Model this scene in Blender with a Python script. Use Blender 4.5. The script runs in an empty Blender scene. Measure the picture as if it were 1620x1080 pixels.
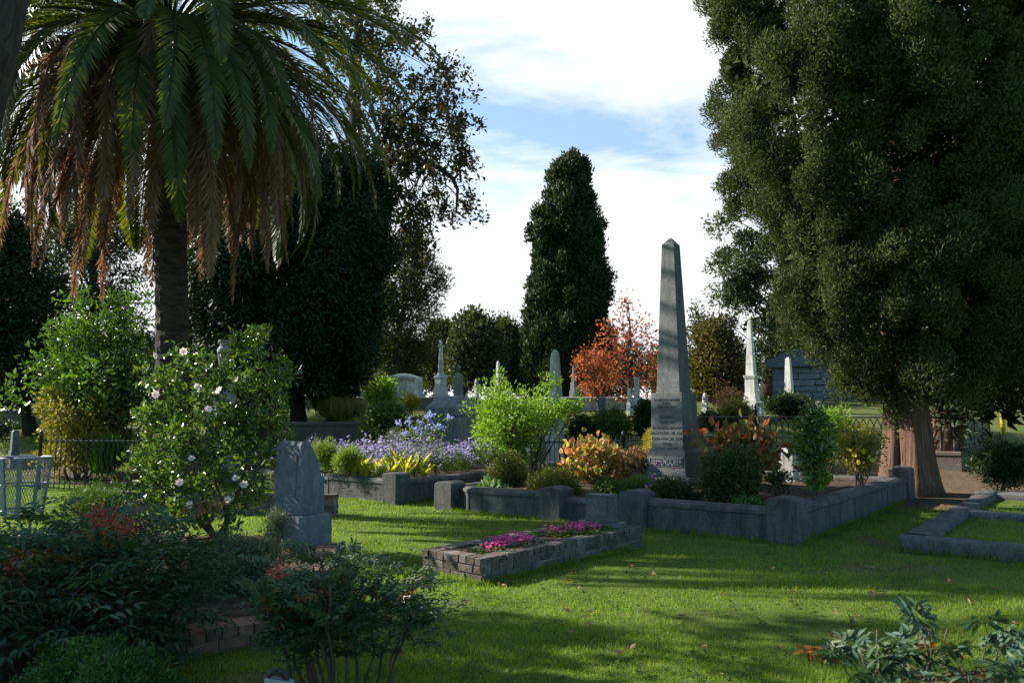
import bpy, math, numpy as np
from mathutils import Vector, Matrix
rng = np.random.default_rng(11)
SC = bpy.context.scene
COL = SC.collection
R = math.radians
# ------------------------------------------------------------------ camera model
FPX, HC = 1215.0, 1.55
TAU = math.atan(120 / FPX); CT, ST = math.cos(TAU), math.sin(TAU)
def ray(px, py):
    a, b = px - 810, 540 - py
    return (a, FPX * CT - b * ST, FPX * ST + b * CT)
def at(px, py, Y):
    d = ray(px, py); t = Y / d[1]
    return np.array((d[0] * t, Y, HC + d[2] * t))
def gnd(px, py, z=0.0):
    d = ray(px, py); t = (z - HC) / d[2]
    return np.array((d[0] * t, d[1] * t, z))
TY = np.array([-50, 14, 16, 18, 22, 26, 33, 45, 100, 2000.])
TZ = np.array([0, 0, .03, .14, .70, 1.35, 2.3, 2.6, 3.2, 3.2])
def terr(x, y):
    return np.interp(y, TY, TZ)
def ont(px, Y, z=None):
    z = float(terr(0, Y)) if z is None else z
    D = Y * CT + (z - HC) * ST
    return np.array(((px - 810) * D / FPX, Y, z))
def mpp(Y):
    return Y * CT / FPX
# ------------------------------------------------------------------ tagging
def tag(o, label=None, cat=None, group=None, kind=None):
    if label: o['label'] = label
    if cat: o['category'] = cat
    if group: o['group'] = group
    if kind: o['kind'] = kind
    return o
def thing(name, label, cat, loc=(0, 0, 0), rz=0.0, group=None):
    o = bpy.data.objects.new(name, None); COL.objects.link(o)
    o.location = [float(v) for v in loc]; o.rotation_euler = (0, 0, rz); o.empty_display_size = .2
    return tag(o, label, cat, group)
def link(name, me, mat, parent=None, world=False):
    if world and parent is not None:
        off = np.array(parent.location)
        co = np.empty(len(me.vertices) * 3, 'f'); me.vertices.foreach_get('co', co)
        me.vertices.foreach_set('co', (co.reshape(-1, 3) - off).ravel().astype('f'))
    o = bpy.data.objects.new(name, me); COL.objects.link(o)
    if mat is not None: me.materials.append(mat)
    if parent is not None: o.parent = parent
    return o
def dup(root, loc, rz=None, scale=None, label=None):
    r = root.copy(); COL.objects.link(r); r.location = [float(v) for v in loc]
    if rz is not None: r.rotation_euler = (0, 0, rz)
    if scale is not None: r.scale = (scale,) * 3
    if label: r['label'] = label
    for ch in root.children:
        c = ch.copy(); COL.objects.link(c); c.parent = r
        for g in ch.children:
            d = g.copy(); COL.objects.link(d); d.parent = c
    return r
# ------------------------------------------------------------------ meshes from numpy
def np_mesh(name, V, F, smooth=False):
    """V (n,3), F (m,k) all the same size"""
    V = np.asarray(V, 'f'); F = np.asarray(F, 'i')
    me = bpy.data.meshes.new(name)
    me.vertices.add(len(V)); me.vertices.foreach_set('co', V.ravel())
    k = F.shape[1]
    me.loops.add(F.size); me.loops.foreach_set('vertex_index', F.ravel())
    me.polygons.add(len(F)); me.polygons.foreach_set('loop_start', np.arange(0, F.size, k, dtype='i'))
    if smooth: me.polygons.foreach_set('use_smooth', np.ones(len(F), bool))
    me.update(calc_edges=True)
    return me
def unit(a):
    return a / np.maximum(np.linalg.norm(a, axis=-1, keepdims=True), 1e-9)
def rdir(n):
    return unit(rng.normal(size=(n, 3)))
def leaf_arrays(P, D, N, L, W, shape='quad', fold=.25, bend=0.):
    """leaf-shaped faces: base P, along D, facing N"""
    n = len(P); L = np.broadcast_to(np.asarray(L, float), (n,))[:, None]; W = np.broadcast_to(np.asarray(W, float), (n,))[:, None]
    D = unit(D); S = unit(np.cross(D, N)); U = np.cross(S, D)
    i = np.arange(n)[:, None]
    if shape == 'quad':
        V = np.stack([P, P + D * L * .5 + S * W * .5 + U * W * fold, P + D * L - U * L * bend, P + D * L * .5 - S * W * .5 + U * W * fold], 1)
        F = i * 4 + np.array([[0, 1, 2, 3]])
        return V.reshape(-1, 3), F
    V = np.stack([P, P + D * L * .28 + S * W * .42 + U * W * fold, P + D * L * .62 + S * W * .42 + U * (W * fold - L * bend * .4),
                  P + D * L - U * L * bend, P + D * L * .62 - S * W * .42 + U * (W * fold - L * bend * .4), P + D * L * .28 - S * W * .42 + U * W * fold], 1)
    F = np.stack([i * 6 + np.array([[0, 1, 2, 3]]), i * 6 + np.array([[0, 3, 4, 5]])], 1).reshape(-1, 4)
    return V.reshape(-1, 3), F
def leaf_mesh(name, *a, **k):
    V, F = leaf_arrays(*a, **k); return np_mesh(name, V, F)
def cat_arrays(lst):
    Vs, Fs, o = [], [], 0
    for V, F in lst:
        Vs.append(V); Fs.append(F + o); o += len(V)
    return np.concatenate(Vs), np.concatenate(Fs)
def blob_leaves(C, Rr, per, L, W, out=.6, up=.3, rnd=.7, inner=.45, squash=(1, 1, 1), shape='quad', bend=0.):
    """C (b,3) clump centres, Rr (b,) radii -> leaves spread through every clump"""
    C = np.asarray(C, float); b = len(C); n = b * per
    idx = np.repeat(np.arange(b), per)
    d = rdir(n); r = inner + (1 - inner) * rng.random(n) ** .7
    P = C[idx] + d * (np.asarray(Rr)[idx] * r)[:, None] * np.array(squash)
    D = d * out + np.array([0, 0, up]) + rng.normal(size=(n, 3)) * rnd * .6
    N = d * 1.1 + rng.normal(size=(n, 3)) * .6 + np.array([0, 0, .3])
    s = rng.uniform(.65, 1.3, n)
    return leaf_arrays(P, D, N, L * s, W * s, shape, bend=bend)
# ------------------------------------------------------------------ hard-surface builder
class MB:
    def __init__(self): self.v = []; self.f = []
    def add(self, vs, fs):
        o = len(self.v); self.v += [tuple(float(c) for c in q) for q in vs]; self.f += [tuple(i + o for i in q) for q in fs]; return self
    def box(self, c, s, rz=0., taper=1., jit=0.):
        x, y, z = s[0] / 2, s[1] / 2, s[2] / 2; t = taper
        vs = np.array([(-x, -y, -z), (x, -y, -z), (x, y, -z), (-x, y, -z), (-x * t, -y * t, z), (x * t, -y * t, z), (x * t, y * t, z), (-x * t, y * t, z)])
        if jit: vs = vs + rng.normal(size=vs.shape) * jit
        if rz:
            cz, sz = math.cos(rz), math.sin(rz); vs = np.stack([vs[:, 0] * cz - vs[:, 1] * sz, vs[:, 0] * sz + vs[:, 1] * cz, vs[:, 2]], 1)
        return self.add(vs + np.array(c), [(3, 2, 1, 0), (4, 5, 6, 7), (0, 1, 5, 4), (1, 2, 6, 5), (2, 3, 7, 6), (3, 0, 4, 7)])
    def frus(self, z0, z1, w0, w1, c=(0, 0), d0=None, d1=None):
        d0 = w0 if d0 is None else d0; d1 = w1 if d1 is None else d1
        q = lambda w, d, z: [(c[0] - w / 2, c[1] - d / 2, z), (c[0] + w / 2, c[1] - d / 2, z), (c[0] + w / 2, c[1] + d / 2, z), (c[0] - w / 2, c[1] + d / 2, z)]
        return self.add(q(w0, d0, z0) + q(w1, d1, z1), [(3, 2, 1, 0), (4, 5, 6, 7), (0, 1, 5, 4), (1, 2, 6, 5), (2, 3, 7, 6), (3, 0, 4, 7)])
    def lathe(self, prof, seg=16, c=(0, 0, 0)):
        n = len(prof); vs = []
        for r, z in prof:
            for k in range(seg):
                a = 2 * math.pi * k / seg; vs.append((c[0] + r * math.cos(a), c[1] + r * math.sin(a), c[2] + z))
        fs = [(i * seg + k, i * seg + (k + 1) % seg, (i + 1) * seg + (k + 1) % seg, (i + 1) * seg + k) for i in range(n - 1) for k in range(seg)]
        fs += [tuple(range(seg - 1, -1, -1)), tuple((n - 1) * seg + k for k in range(seg))]
        return self.add(vs, fs)
    def prism(self, prof, p0, p1, side=None):
        """profile (s,z) swept from p0 to p1 (flat); s is measured across"""
        p0, p1 = np.array(p0, float), np.array(p1, float); d = unit(p1 - p0); s = np.array((d[1], -d[0], 0))
        n = len(prof)
        vs = [p + s * a + np.array((0, 0, z)) for p in (p0, p1) for a, z in prof]
        fs = [tuple(range(n)), tuple(range(2 * n - 1, n - 1, -1))] + [((i + 1) % n, i, n + i, n + (i + 1) % n) for i in range(n)]
        return self.add(vs, fs)
    def tube(self, pts, rad, seg=8, lobes=None):
        pts = np.asarray(pts, float); n = len(pts); rad = np.broadcast_to(np.asarray(rad, float), (n,))
        T = unit(np.gradient(pts, axis=0)); ref = np.array((1., 0, 0)) if abs(T[0][0]) < .8 else np.array((0, 1., 0))
        a = np.arange(seg) * 2 * math.pi / seg; vs = []
        for i in range(n):
            s = unit(np.cross(T[i], ref)); u = np.cross(s, T[i])
            m = np.ones(seg) if lobes is None else lobes(a, i / max(n - 1, 1))
            vs += list(pts[i] + (np.cos(a) * m)[:, None] * s * rad[i] + (np.sin(a) * m)[:, None] * u * rad[i])
        fs = [(i * seg + k, i * seg + (k + 1) % seg, (i + 1) * seg + (k + 1) % seg, (i + 1) * seg + k) for i in range(n - 1) for k in range(seg)]
        fs += [tuple(range(seg - 1, -1, -1)), tuple((n - 1) * seg + k for k in range(seg))]
        return self.add(vs, fs)
    def mesh(self, name, smooth=False):
        me = bpy.data.meshes.new(name); me.from_pydata(self.v, [], self.f); me.update()
        if smooth: me.polygons.foreach_set('use_smooth', np.ones(len(me.polygons), bool))
        return me
    def build(self, name, mat, parent=None, world=False, smooth=False, bevel=0., disp=0.):
        o = link(name, self.mesh(name, smooth), mat, parent, world)
        if bevel:
            m = o.modifiers.new('bevel', 'BEVEL'); m.width = bevel; m.segments = 2; m.limit_method = 'ANGLE'; m.angle_limit = R(40)
        return o
def curve(p0, p1, sag=0., n=7, wob=0.):
    t = np.linspace(0, 1, n)[:, None]; P = np.array(p0) * (1 - t) + np.array(p1) * t
    P = P + np.array((0, 0, sag)) * (4 * t * (1 - t))
    if wob:
        P[1:-1] += rng.normal(size=(n - 2, 3)) * wob
    return P
# ------------------------------------------------------------------ materials
def newmat(name):
    m = bpy.data.materials.new(name); m.use_nodes = True; nt = m.node_tree
    return m, nt, nt.nodes['Principled BSDF'], nt.nodes['Material Output']
def ramp(nt, fac, cols, pos=None):
    r = nt.nodes.new('ShaderNodeValToRGB'); e = r.color_ramp.elements
    while len(e) < len(cols): e.new(.5)
    for i, c in enumerate(cols):
        e[i].position = (i / max(len(cols) - 1, 1)) if pos is None else pos[i]; e[i].color = (*c, 1)
    nt.links.new(fac, r.inputs[0]); return r.outputs[0]
def noise(nt, scale, detail=4, vec=None, rough=.55, dist=0.):
    n = nt.nodes.new('ShaderNodeTexNoise'); n.inputs['Scale'].default_value = scale; n.inputs['Detail'].default_value = detail
    n.inputs['Roughness'].default_value = rough; n.inputs['Distortion'].default_value = dist
    if vec is not None: nt.links.new(vec, n.inputs['Vector'])
    return n.outputs['Fac']
def pos(nt, scale=(1, 1, 1), obj=False):
    if obj: v = nt.nodes.new('ShaderNodeTexCoord').outputs['Object']
    else: v = nt.nodes.new('ShaderNodeNewGeometry').outputs['Position']
    m = nt.nodes.new('ShaderNodeMapping'); m.inputs['Scale'].default_value = scale
    nt.links.new(v, m.inputs['Vector']); return m.outputs['Vector']
def mix(nt, fac, a, b, mode='MIX'):
    n = nt.nodes.new('ShaderNodeMix'); n.data_type = 'RGBA'; n.blend_type = mode
    for s, v in ((n.inputs[0], fac), (n.inputs[6], a), (n.inputs[7], b)):
        if hasattr(v, 'node'): nt.links.new(v, s)
        elif isinstance(v, (int, float)): s.default_value = v
        else: s.default_value = (*v, 1)
    return n.outputs[2]
def bump(nt, b, h, strength=.4, dist=.02):
    n = nt.nodes.new('ShaderNodeBump'); n.inputs['Strength'].default_value = strength; n.inputs['Distance'].default_value = dist
    nt.links.new(h, n.inputs['Height']); nt.links.new(n.outputs[0], b.inputs['Normal'])
def leaf_mat(name, cols, trans=.35, rough=.5, spec=.35, tint=(1.0, 1.15, .45), pos_=None, dry=None):
    m, nt, b, out = newmat(name)
    isl = nt.nodes.new('ShaderNodeNewGeometry').outputs['Random Per Island']
    c = ramp(nt, isl, cols, pos_)
    nz = noise(nt, 1.3, 3, pos(nt))
    c = mix(nt, 1.0, c, ramp(nt, nz, [(.72, .74, .7), (1.2, 1.16, 1.1)], [.3, .7]), 'MULTIPLY')
    if dry: c = mix(nt, ramp(nt, noise(nt, 2.1, 7, pos(nt), .75), [(0,) * 3, (.8,) * 3], [.54, .72]), c, dry)
    nt.links.new(c, b.inputs['Base Color']); b.inputs['Roughness'].default_value = rough; b.inputs['Specular IOR Level'].default_value = spec
    if trans:
        t = nt.nodes.new('ShaderNodeBsdfTranslucent'); ct = mix(nt, 1.0, c, tuple(v * 1.5 for v in tint), 'MULTIPLY'); nt.links.new(ct, t.inputs[0])
        s = nt.nodes.new('ShaderNodeMixShader'); s.inputs[0].default_value = trans
        nt.links.new(b.outputs[0], s.inputs[1]); nt.links.new(t.outputs[0], s.inputs[2]); nt.links.new(s.outputs[0], out.inputs[0])
    return m
def stone_mat(name, a, bcol, scale=6, speck=0., rough=.8, bmp=.35, stain=None, moss=None, streak=False, lichen=None):
    m, nt, b, out = newmat(name); p = pos(nt)
    c = ramp(nt, noise(nt, scale, 6, p, .65), [bcol, a, tuple(min(1, v * 1.15) for v in a)], [.3, .55, .75])
    if speck:
        c = mix(nt, speck, c, ramp(nt, noise(nt, 75, 3, p, .8), [(.2,) * 3, (1.75,) * 3], [.38, .62]), 'MULTIPLY')
    if stain:
        ps = pos(nt, (5, 5, .7)) if streak else pos(nt, (1.5, 1.5, 1.5))
        c = mix(nt, ramp(nt, noise(nt, 1.6, 5, ps, .7), [(0,) * 3, (1,) * 3], [.46, .66]), c, stain)
    if moss:
        c = mix(nt, ramp(nt, noise(nt, 4, 6, p, .7), [(0,) * 3, (1,) * 3], [.56, .68]), c, moss)
    if lichen:
        c = mix(nt, ramp(nt, noise(nt, 13, 5, p, .75, .4), [(0,) * 3, (.7,) * 3], [.60, .67]), c, lichen)
    nt.links.new(c, b.inputs['Base Color']); b.inputs['Roughness'].default_value = rough; b.inputs['Specular IOR Level'].default_value = .3
    bump(nt, b, noise(nt, scale * 8, 6, p, .7), bmp, .012)
    return m
def bark_mat(name, a, bcol, sc=(9, 9, 1.2), bmp=.9, dist=.05):
    m, nt, b, out = newmat(name); p = pos(nt, sc)
    n = noise(nt, 2.0, 7, p, .7, .6)
    nt.links.new(ramp(nt, n, [bcol, a, tuple(v * 1.3 for v in a)], [.35, .55, .75]), b.inputs['Base Color'])
    b.inputs['Roughness'].default_value = .9; b.inputs['Specular IOR Level'].default_value = .15; bump(nt, b, n, bmp, dist)
    return m
def plain_mat(name, c, rough=.5, metal=0., var=.25):
    m, nt, b, out = newmat(name)
    col = mix(nt, 1., c, ramp(nt, noise(nt, 9, 5, pos(nt), .7), [(1 - var,) * 3, (1 + var,) * 3], [.3, .7]), 'MULTIPLY')
    nt.links.new(col, b.inputs['Base Color']); b.inputs['Roughness'].default_value = rough; b.inputs['Metallic'].default_value = metal
    return m
def island_mat(name, cols, rough=.85, bmp=.5, moss=None, bscale=40):
    m, nt, b, out = newmat(name); isl = nt.nodes.new('ShaderNodeNewGeometry').outputs['Random Per Island']; p = pos(nt)
    c = ramp(nt, isl, cols)
    c = mix(nt, 1., c, ramp(nt, noise(nt, 14, 6, p, .7), [(.45,) * 3, (1.3,) * 3], [.3, .7]), 'MULTIPLY')
    if moss: c = mix(nt, ramp(nt, noise(nt, 3.5, 5, p, .7), [(0,) * 3, (1,) * 3], [.5, .66]), c, moss)
    nt.links.new(c, b.inputs['Base Color']); b.inputs['Roughness'].default_value = rough; bump(nt, b, noise(nt, bscale, 5, p, .7), bmp, .01)
    return m
# ------------------------------------------------------------------ world, sun, camera
SUN_AZ, SUN_EL = R(-72), R(33)
def setup():
    w = bpy.data.worlds.new('World'); SC.world = w; w.use_nodes = True; nt = w.node_tree; L = nt.links.new
    bg = nt.nodes['Background']; sky = nt.nodes.new('ShaderNodeTexSky'); sky.sky_type = 'NISHITA'; sky.sun_disc = False
    sky.sun_elevation = SUN_EL; sky.sun_rotation = SUN_AZ % (2 * math.pi); sky.air_density = 1.0; sky.dust_density = .6; sky.ozone_density = 1.0
    g = nt.nodes.new('ShaderNodeTexCoord').outputs['Generated']
    sep = nt.nodes.new('ShaderNodeSeparateXYZ'); L(g, sep.inputs[0])
    def M(op, a, b=None, c=None):
        n = nt.nodes.new('ShaderNodeMath'); n.operation = op
        for i, v in enumerate((a, b, c)):
            if v is None: continue
            if hasattr(v, 'node'): L(v, n.inputs[i])
            else: n.inputs[i].default_value = v
        return n.outputs[0]
    mp = nt.nodes.new('ShaderNodeMapping'); mp.inputs['Scale'].default_value = (1.6, 1.6, 6.5); mp.inputs['Rotation'].default_value = (0, R(10), 0); L(g, mp.inputs[0])
    n1 = noise(nt, 1.7, 7, mp.outputs[0], .58, .35)
    # a band of blue between two banks of high cloud
    e = M('ADD', sep.outputs[2], M('MULTIPLY', sep.outputs[0], .20))       # tilted elevation
    band = M('ABSOLUTE', M('SUBTRACT', e, .365))
    m0 = M('ADD', M('MULTIPLY', band, 4.6), M('MULTIPLY', M('SUBTRACT', n1, .5), 1.7))
    fac = ramp(nt, m0, [(.22,.22,.22), (1,) * 3], [.05, .42])
    front = ramp(nt, sep.outputs[1], [(.04,) * 3, (1,) * 3], [.1, .75])
    fac = M('MULTIPLY', fac, front)
    cl = mix(nt, fac, mix(nt, 1., sky.outputs[0], (1.15, 1.72, 1.78), 'MULTIPLY'), (9.8, 10.0, 10.2))
    L(cl, bg.inputs[0]); bg.inputs[1].default_value = .05
    s = Vector((math.sin(SUN_AZ) * math.cos(SUN_EL), math.cos(SUN_AZ) * math.cos(SUN_EL), math.sin(SUN_EL)))
    ld = bpy.data.lights.new('Sun', 'SUN'); ld.energy = 5.0; ld.angle = R(.53); ld.color = (1., .93, .82)
    lo = bpy.data.objects.new('Sun', ld); COL.objects.link(lo); lo.rotation_euler = s.to_track_quat('Z', 'Y').to_euler(); lo.location = s * 60
    cd = bpy.data.cameras.new('Camera'); cd.lens = 27.0; cd.sensor_width = 36; cd.clip_start = .1; cd.clip_end = 5000
    co = bpy.data.objects.new('Camera', cd); COL.objects.link(co); co.location = (0, 0, HC); co.rotation_euler = (R(90) + TAU, 0, 0)
    cd.dof.use_dof = True; cd.dof.focus_distance = 13; cd.dof.aperture_fstop = 4.5
    SC.camera = co
    SC.view_settings.view_transform = 'Standard'; SC.view_settings.look = 'None'; SC.view_settings.exposure = EXPO; SC.view_settings.gamma = 1
    SC.cycles.max_bounces = 6; SC.cycles.transmission_bounces = 3; SC.cycles.diffuse_bounces = 3; SC.cycles.glossy_bounces = 2
    SC.cycles.use_denoising = True
EXPO = 1.3
setup()
# ------------------------------------------------------------------ shared materials
M = {}
M['granite'] = stone_mat('grey_granite', (.132, .132, .131), (.09, .09, .09), 5, .8, .7, .25, stain=(.078, .078, .077), streak=True)
M['granite_dark'] = stone_mat('dark_granite', (.10, .10, .105), (.06, .06, .065), 5, .4, .7, .3)
M['kerb'] = stone_mat('weathered_concrete', (.092, .089, .086), (.05, .048, .046), 4.5, .55, .9, .8, stain=(.042, .040, .039), streak=True, lichen=(.19, .185, .16))
M['marble'] = stone_mat('white_marble', (.62, .60, .56), (.42, .41, .39), 4, 0, .6, .2, stain=(.30, .29, .27), streak=True)
M['bluestone'] = stone_mat('blue_grey_marble', (.15, .163, .19), (.085, .094, .115), 9, .45, .75, .5, stain=(.10, .105, .12), streak=True)
M['tomb'] = stone_mat('tomb_stone', (.46, .44, .41), (.30, .29, .27), 4, .2, .8, .4, stain=(.16, .155, .15), streak=True)
M['tomb_dark'] = stone_mat('dark_tomb_stone', (.25, .243, .235), (.15, .147, .143), 4, .25, .8, .5, stain=(.115, .112, .105), streak=True)
M['sandstone'] = stone_mat('brown_wall_stone', (.13, .10, .085), (.075, .06, .05), 3, .2, .9, .5, stain=(.09, .08, .07))
M['letter'] = plain_mat('dark_letter', (.095, .095, .094), .7)
M['letter_pale'] = plain_mat('pale_letter', (.22, .22, .22), .7)
M['iron'] = plain_mat('black_iron', (.012, .012, .014), .45)
M['galv'] = plain_mat('blue_grey_painted_steel', (.16, .19, .23), .5, .2)
M['greybox'] = plain_mat('grey_painted_metal', (.25, .26, .28), .5)
M['rubber'] = plain_mat('black_rubber', (.012, .012, .012), .5)
M['yellow'] = plain_mat('yellow_paint', (.65, .48, .03), .5)
M['brick'] = island_mat('old_brick', [(.105, .065, .05), (.13, .088, .07), (.165, .14, .12), (.085, .06, .05), (.18, .155, .135)], .95, .9, moss=(.035, .04, .018))
M['brick_red'] = island_mat('red_brick', [(.15, .075, .055), (.20, .10, .075), (.11, .065, .05)], .95, .8, moss=(.04, .045, .02))
M['mortar'] = stone_mat('mortar', (.22, .20, .18), (.12, .11, .1), 12, 0, .95, .8, moss=(.04, .045, .02))
def soil_mat(name, a, b):
    m, nt, bs, out = newmat(name); p = pos(nt)
    n = noise(nt, 9, 7, p, .75)
    c = ramp(nt, n, [tuple(v * .6 for v in b), b, a, tuple(v * 1.5 for v in a)], [.3, .45, .6, .75])
    nt.links.new(c, bs.inputs['Base Color']); bs.inputs['Roughness'].default_value = 1; bs.inputs['Specular IOR Level'].default_value = .1
    bump(nt, bs, noise(nt, 30, 6, p, .75), 1., .04); return m
M['soil'] = soil_mat('garden_soil', (.12, .085, .06), (.055, .042, .032))
# ------------------------------------------------------------------ terrain
UV_U = np.array((.616, .788)); UV_V = np.array((-.788, .616)); RZ = R(-38)
def along(P, d, px, z=0.):
    """distance t with P + t d standing in picture column px"""
    k = (px - 810) / FPX; P = np.asarray(P)[:2]; c0 = z * ST - HC * ST
    return (k * (P[1] * CT + c0) - P[0]) / (d[0] - k * d[1] * CT)
P4 = gnd(1237, 860)[:2] + UV_U * .19
PLOT_W, PLOT_D = float(along(P4, UV_V, 712)), 6.5
LAV = gnd(614, 797)[:2] + UV_U * .19
BA = gnd(761, 923)[:2]; BRZ = R(-41); BU = np.array((.656, .755)); BV = np.array((-.755, .656)); BL, BW = 2.86, .82
KC = gnd(1422, 871)[:2]; KW, KD = 5.5, 7.3
PALM = ont(266, 13.2); CEDAR = ont(1440, 15.7)
def inside(P, O, U, V, lu, lv, m=0.):
    d = P - O; a = d @ U; b = d @ V
    return (a > -m) & (a < lu + m) & (b > -m) & (b < lv + m)
EDGE0, EDGE1, EDGE2 = gnd(120, 1060)[:2], gnd(498, 1001)[:2], gnd(520, 868)[:2]
def left_bed(P):
    d = EDGE1 - EDGE0; n = np.array((-d[1], d[0])) / np.linalg.norm(d); d2 = EDGE2 - EDGE1; n2 = np.array((-d2[1], d2[0])) / np.linalg.norm(d2)
    return ((P - EDGE0) @ n > 0) & ((P - EDGE1) @ n2 > 0) & (P[:, 1] < EDGE2[1] + .3) & (P[:, 0] > -5.2)
def dirt_at(P):
    def ell(c, rx, ry): return np.clip(1.35 - np.sqrt(((P[:, 0] - c[0]) / rx) ** 2 + ((P[:, 1] - c[1]) / ry) ** 2), 0, 1) * 1.6
    w = np.maximum.reduce([ell(CEDAR[:2] + (.5, -.2), 2.9, 2.2), ell((-1.5, 4.3), .6, .8) * .42, ell((-.6, 4.0), .45, .5) * .42, ell((9.6, 17.6), 3.2, 2.2), ell((-8, 20), 5, 3) * .6, ell((1.4, 6.2), .9, .3) * .22, ell((3.9, 8.2), 1.2, .35) * .3, ell((4.6, 9.6), .4, .9) * .3])
    w = np.maximum(w, np.interp(P[:, 1], [16, 20, 60, 90], [0, .34, .34, .1]))
    return np.clip(w, 0, 1)
def build_ground():
    xs = np.concatenate([-np.geomspace(700, 22, 16), np.arange(-21.6, 21.7, .24), np.geomspace(22, 700, 16)])
    ys = np.concatenate([np.arange(-12, 2, 1.), np.arange(2, 26, .24), np.arange(26.5, 60, 1.), np.geomspace(61, 1200, 18)])
    X, Y = np.meshgrid(xs, ys); Z = terr(X, Y)
    Z = Z + .012 * np.sin(X * 1.9 + np.sin(Y * 1.3)) * np.sin(Y * 1.7 + .8) * (Y < 14) - .012
    Z = Z + np.where(Y > 17, .06 * np.sin(X * .7 + Y * .3) * np.sin(Y * .5), 0)
    nx, ny = len(xs), len(ys); i = np.arange(ny - 1)[:, None] * nx + np.arange(nx - 1)[None]
    F = np.stack([i, i + 1, i + nx + 1, i + nx], -1).reshape(-1, 4)
    me = np_mesh('ground', np.stack([X, Y, Z], -1).reshape(-1, 3), F, True)
    a = me.attributes.new('dirt', 'FLOAT', 'POINT'); a.data.foreach_set('value', dirt_at(np.stack([X, Y], -1).reshape(-1, 2)).astype('f'))
    m, nt, b, out = newmat('lawn_and_soil'); p = pos(nt)
    g = ramp(nt, noise(nt, 2.2, 6, p, .65), [(.035, .060, .011), (.075, .115, .02), (.12, .16, .034)], [.3, .5, .72])
    g = mix(nt, ramp(nt, noise(nt, 26, 5, p, .7), [(0,) * 3, (.7,) * 3], [.5, .75]), g, (.10, .10, .03))
    d = ramp(nt, noise(nt, 11, 7, p, .75), [(.05, .035, .022), (.12, .085, .055), (.22, .16, .11)], [.3, .52, .72])
    at_ = nt.nodes.new('ShaderNodeAttribute'); at_.attribute_name = 'dirt'
    s = nt.nodes.new('ShaderNodeMath'); s.operation = 'ADD'; nt.links.new(at_.outputs['Fac'], s.inputs[0]); nt.links.new(noise(nt, 3.2, 6, p, .7), s.inputs[1])
    c = mix(nt, ramp(nt, s.outputs[0], [(0,) * 3, (1,) * 3], [.78, 1.0]), g, d)
    nt.links.new(c, b.inputs['Base Color']); b.inputs['Roughness'].default_value = 1; b.inputs['Specular IOR Level'].default_value = .1
    bump(nt, b, noise(nt, 60, 5, p, .7), .8, .03)
    tag(link('ground', me, m), kind='structure')
build_ground()
def soil_sheet(name, O, U, V, lu, lv, z, n=26, amp=.04, mat='soil'):
    s, t = np.meshgrid(np.linspace(0, 1, n), np.linspace(0, 1, n))
    P = O + s[..., None] * U * lu + t[..., None] * V * lv
    Z = z + rng.normal(size=s.shape) * amp * .35 + amp * np.sin(s * 9) * np.cos(t * 7)
    i = np.arange(n - 1)[:, None] * n + np.arange(n - 1)[None]
    F = np.stack([i, i + 1, i + n + 1, i + n], -1).reshape(-1, 4)
    o = link(name, np_mesh(name, np.concatenate([P.reshape(-1, 2), Z.reshape(-1, 1)], 1), F, True), M[mat]); return tag(o, kind='structure')
soil_sheet('planting_soil', P4, UV_U, UV_V, PLOT_D, PLOT_W, .33)
soil_sheet('planting_soil', LAV, UV_U, UV_V, 4.6, 4.6, .33)
soil_sheet('planting_soil', BA + BU * .08 + BV * .08, BU, BV, BL - .16, BW - .16, .195, amp=.015)
def left_soil():
    g = np.array([(a, b) for b in np.linspace(4.6, 9.8, 40) for a in np.linspace(-5.2, -1.2, 40)])
    V = np.c_[g, np.where(left_bed(g), .12 + rng.normal(size=len(g)) * .012, -.2)]
    i = np.arange(39)[:, None] * 40 + np.arange(39)[None]
    F = np.stack([i, i + 1, i + 41, i + 40], -1).reshape(-1, 4)
    tag(link('planting_soil', np_mesh('planting_soil', V, F, True), M['soil']), kind='structure')
left_soil()
# ------------------------------------------------------------------ stone kerbs round the family plots
WPROF = [(-.12, 0), (.12, 0), (.12, .355), (.138, .37), (.13, .42), (.07, .462), (-.07, .462), (-.13, .42), (-.138, .37), (-.12, .355)]
def wprof(h, w=1.): return [(s * w, z * h / .462) for s, z in WPROF]
def kerb_run(p, q, h, t, w=1.):
    p, q = np.array(p, float), np.array(q, float); L = np.linalg.norm(q - p); n = max(1, int(round(L / 1.35))); c = np.linspace(0, 1, n + 1); c[1:-1] += rng.normal(size=n - 1) * .03
    for i in range(n):                                                      # cast lengths, each settled a little differently
        a, b = p + (q - p) * c[i] + (q - p) / L * .004 * (i > 0), p + (q - p) * c[i + 1] - (q - p) / L * .004 * (i < n - 1); d = unit(b - a); s_ = np.array((d[1], -d[0])) * rng.normal() * .004
        MB().prism([(s, z - .03) for s, z in wprof(h + rng.normal() * .005, w)], (*(a + s_), 0), (*(b + s_), 0)).build('wall', M['kerb'], t, bevel=.008)
def pier_mb(x, y, w, h, dp, rise=.075):
    a = np.linspace(0, math.pi, 9); prof = [(-w / 2, -.05), (w / 2, -.05)] + [(w / 2 * math.cos(t), h - rise + rise * math.sin(t) ** .75) for t in a]
    return MB().prism([(-s, z) for s, z in prof], (x, y - dp / 2, 0), (x, y + dp / 2, 0))
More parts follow.
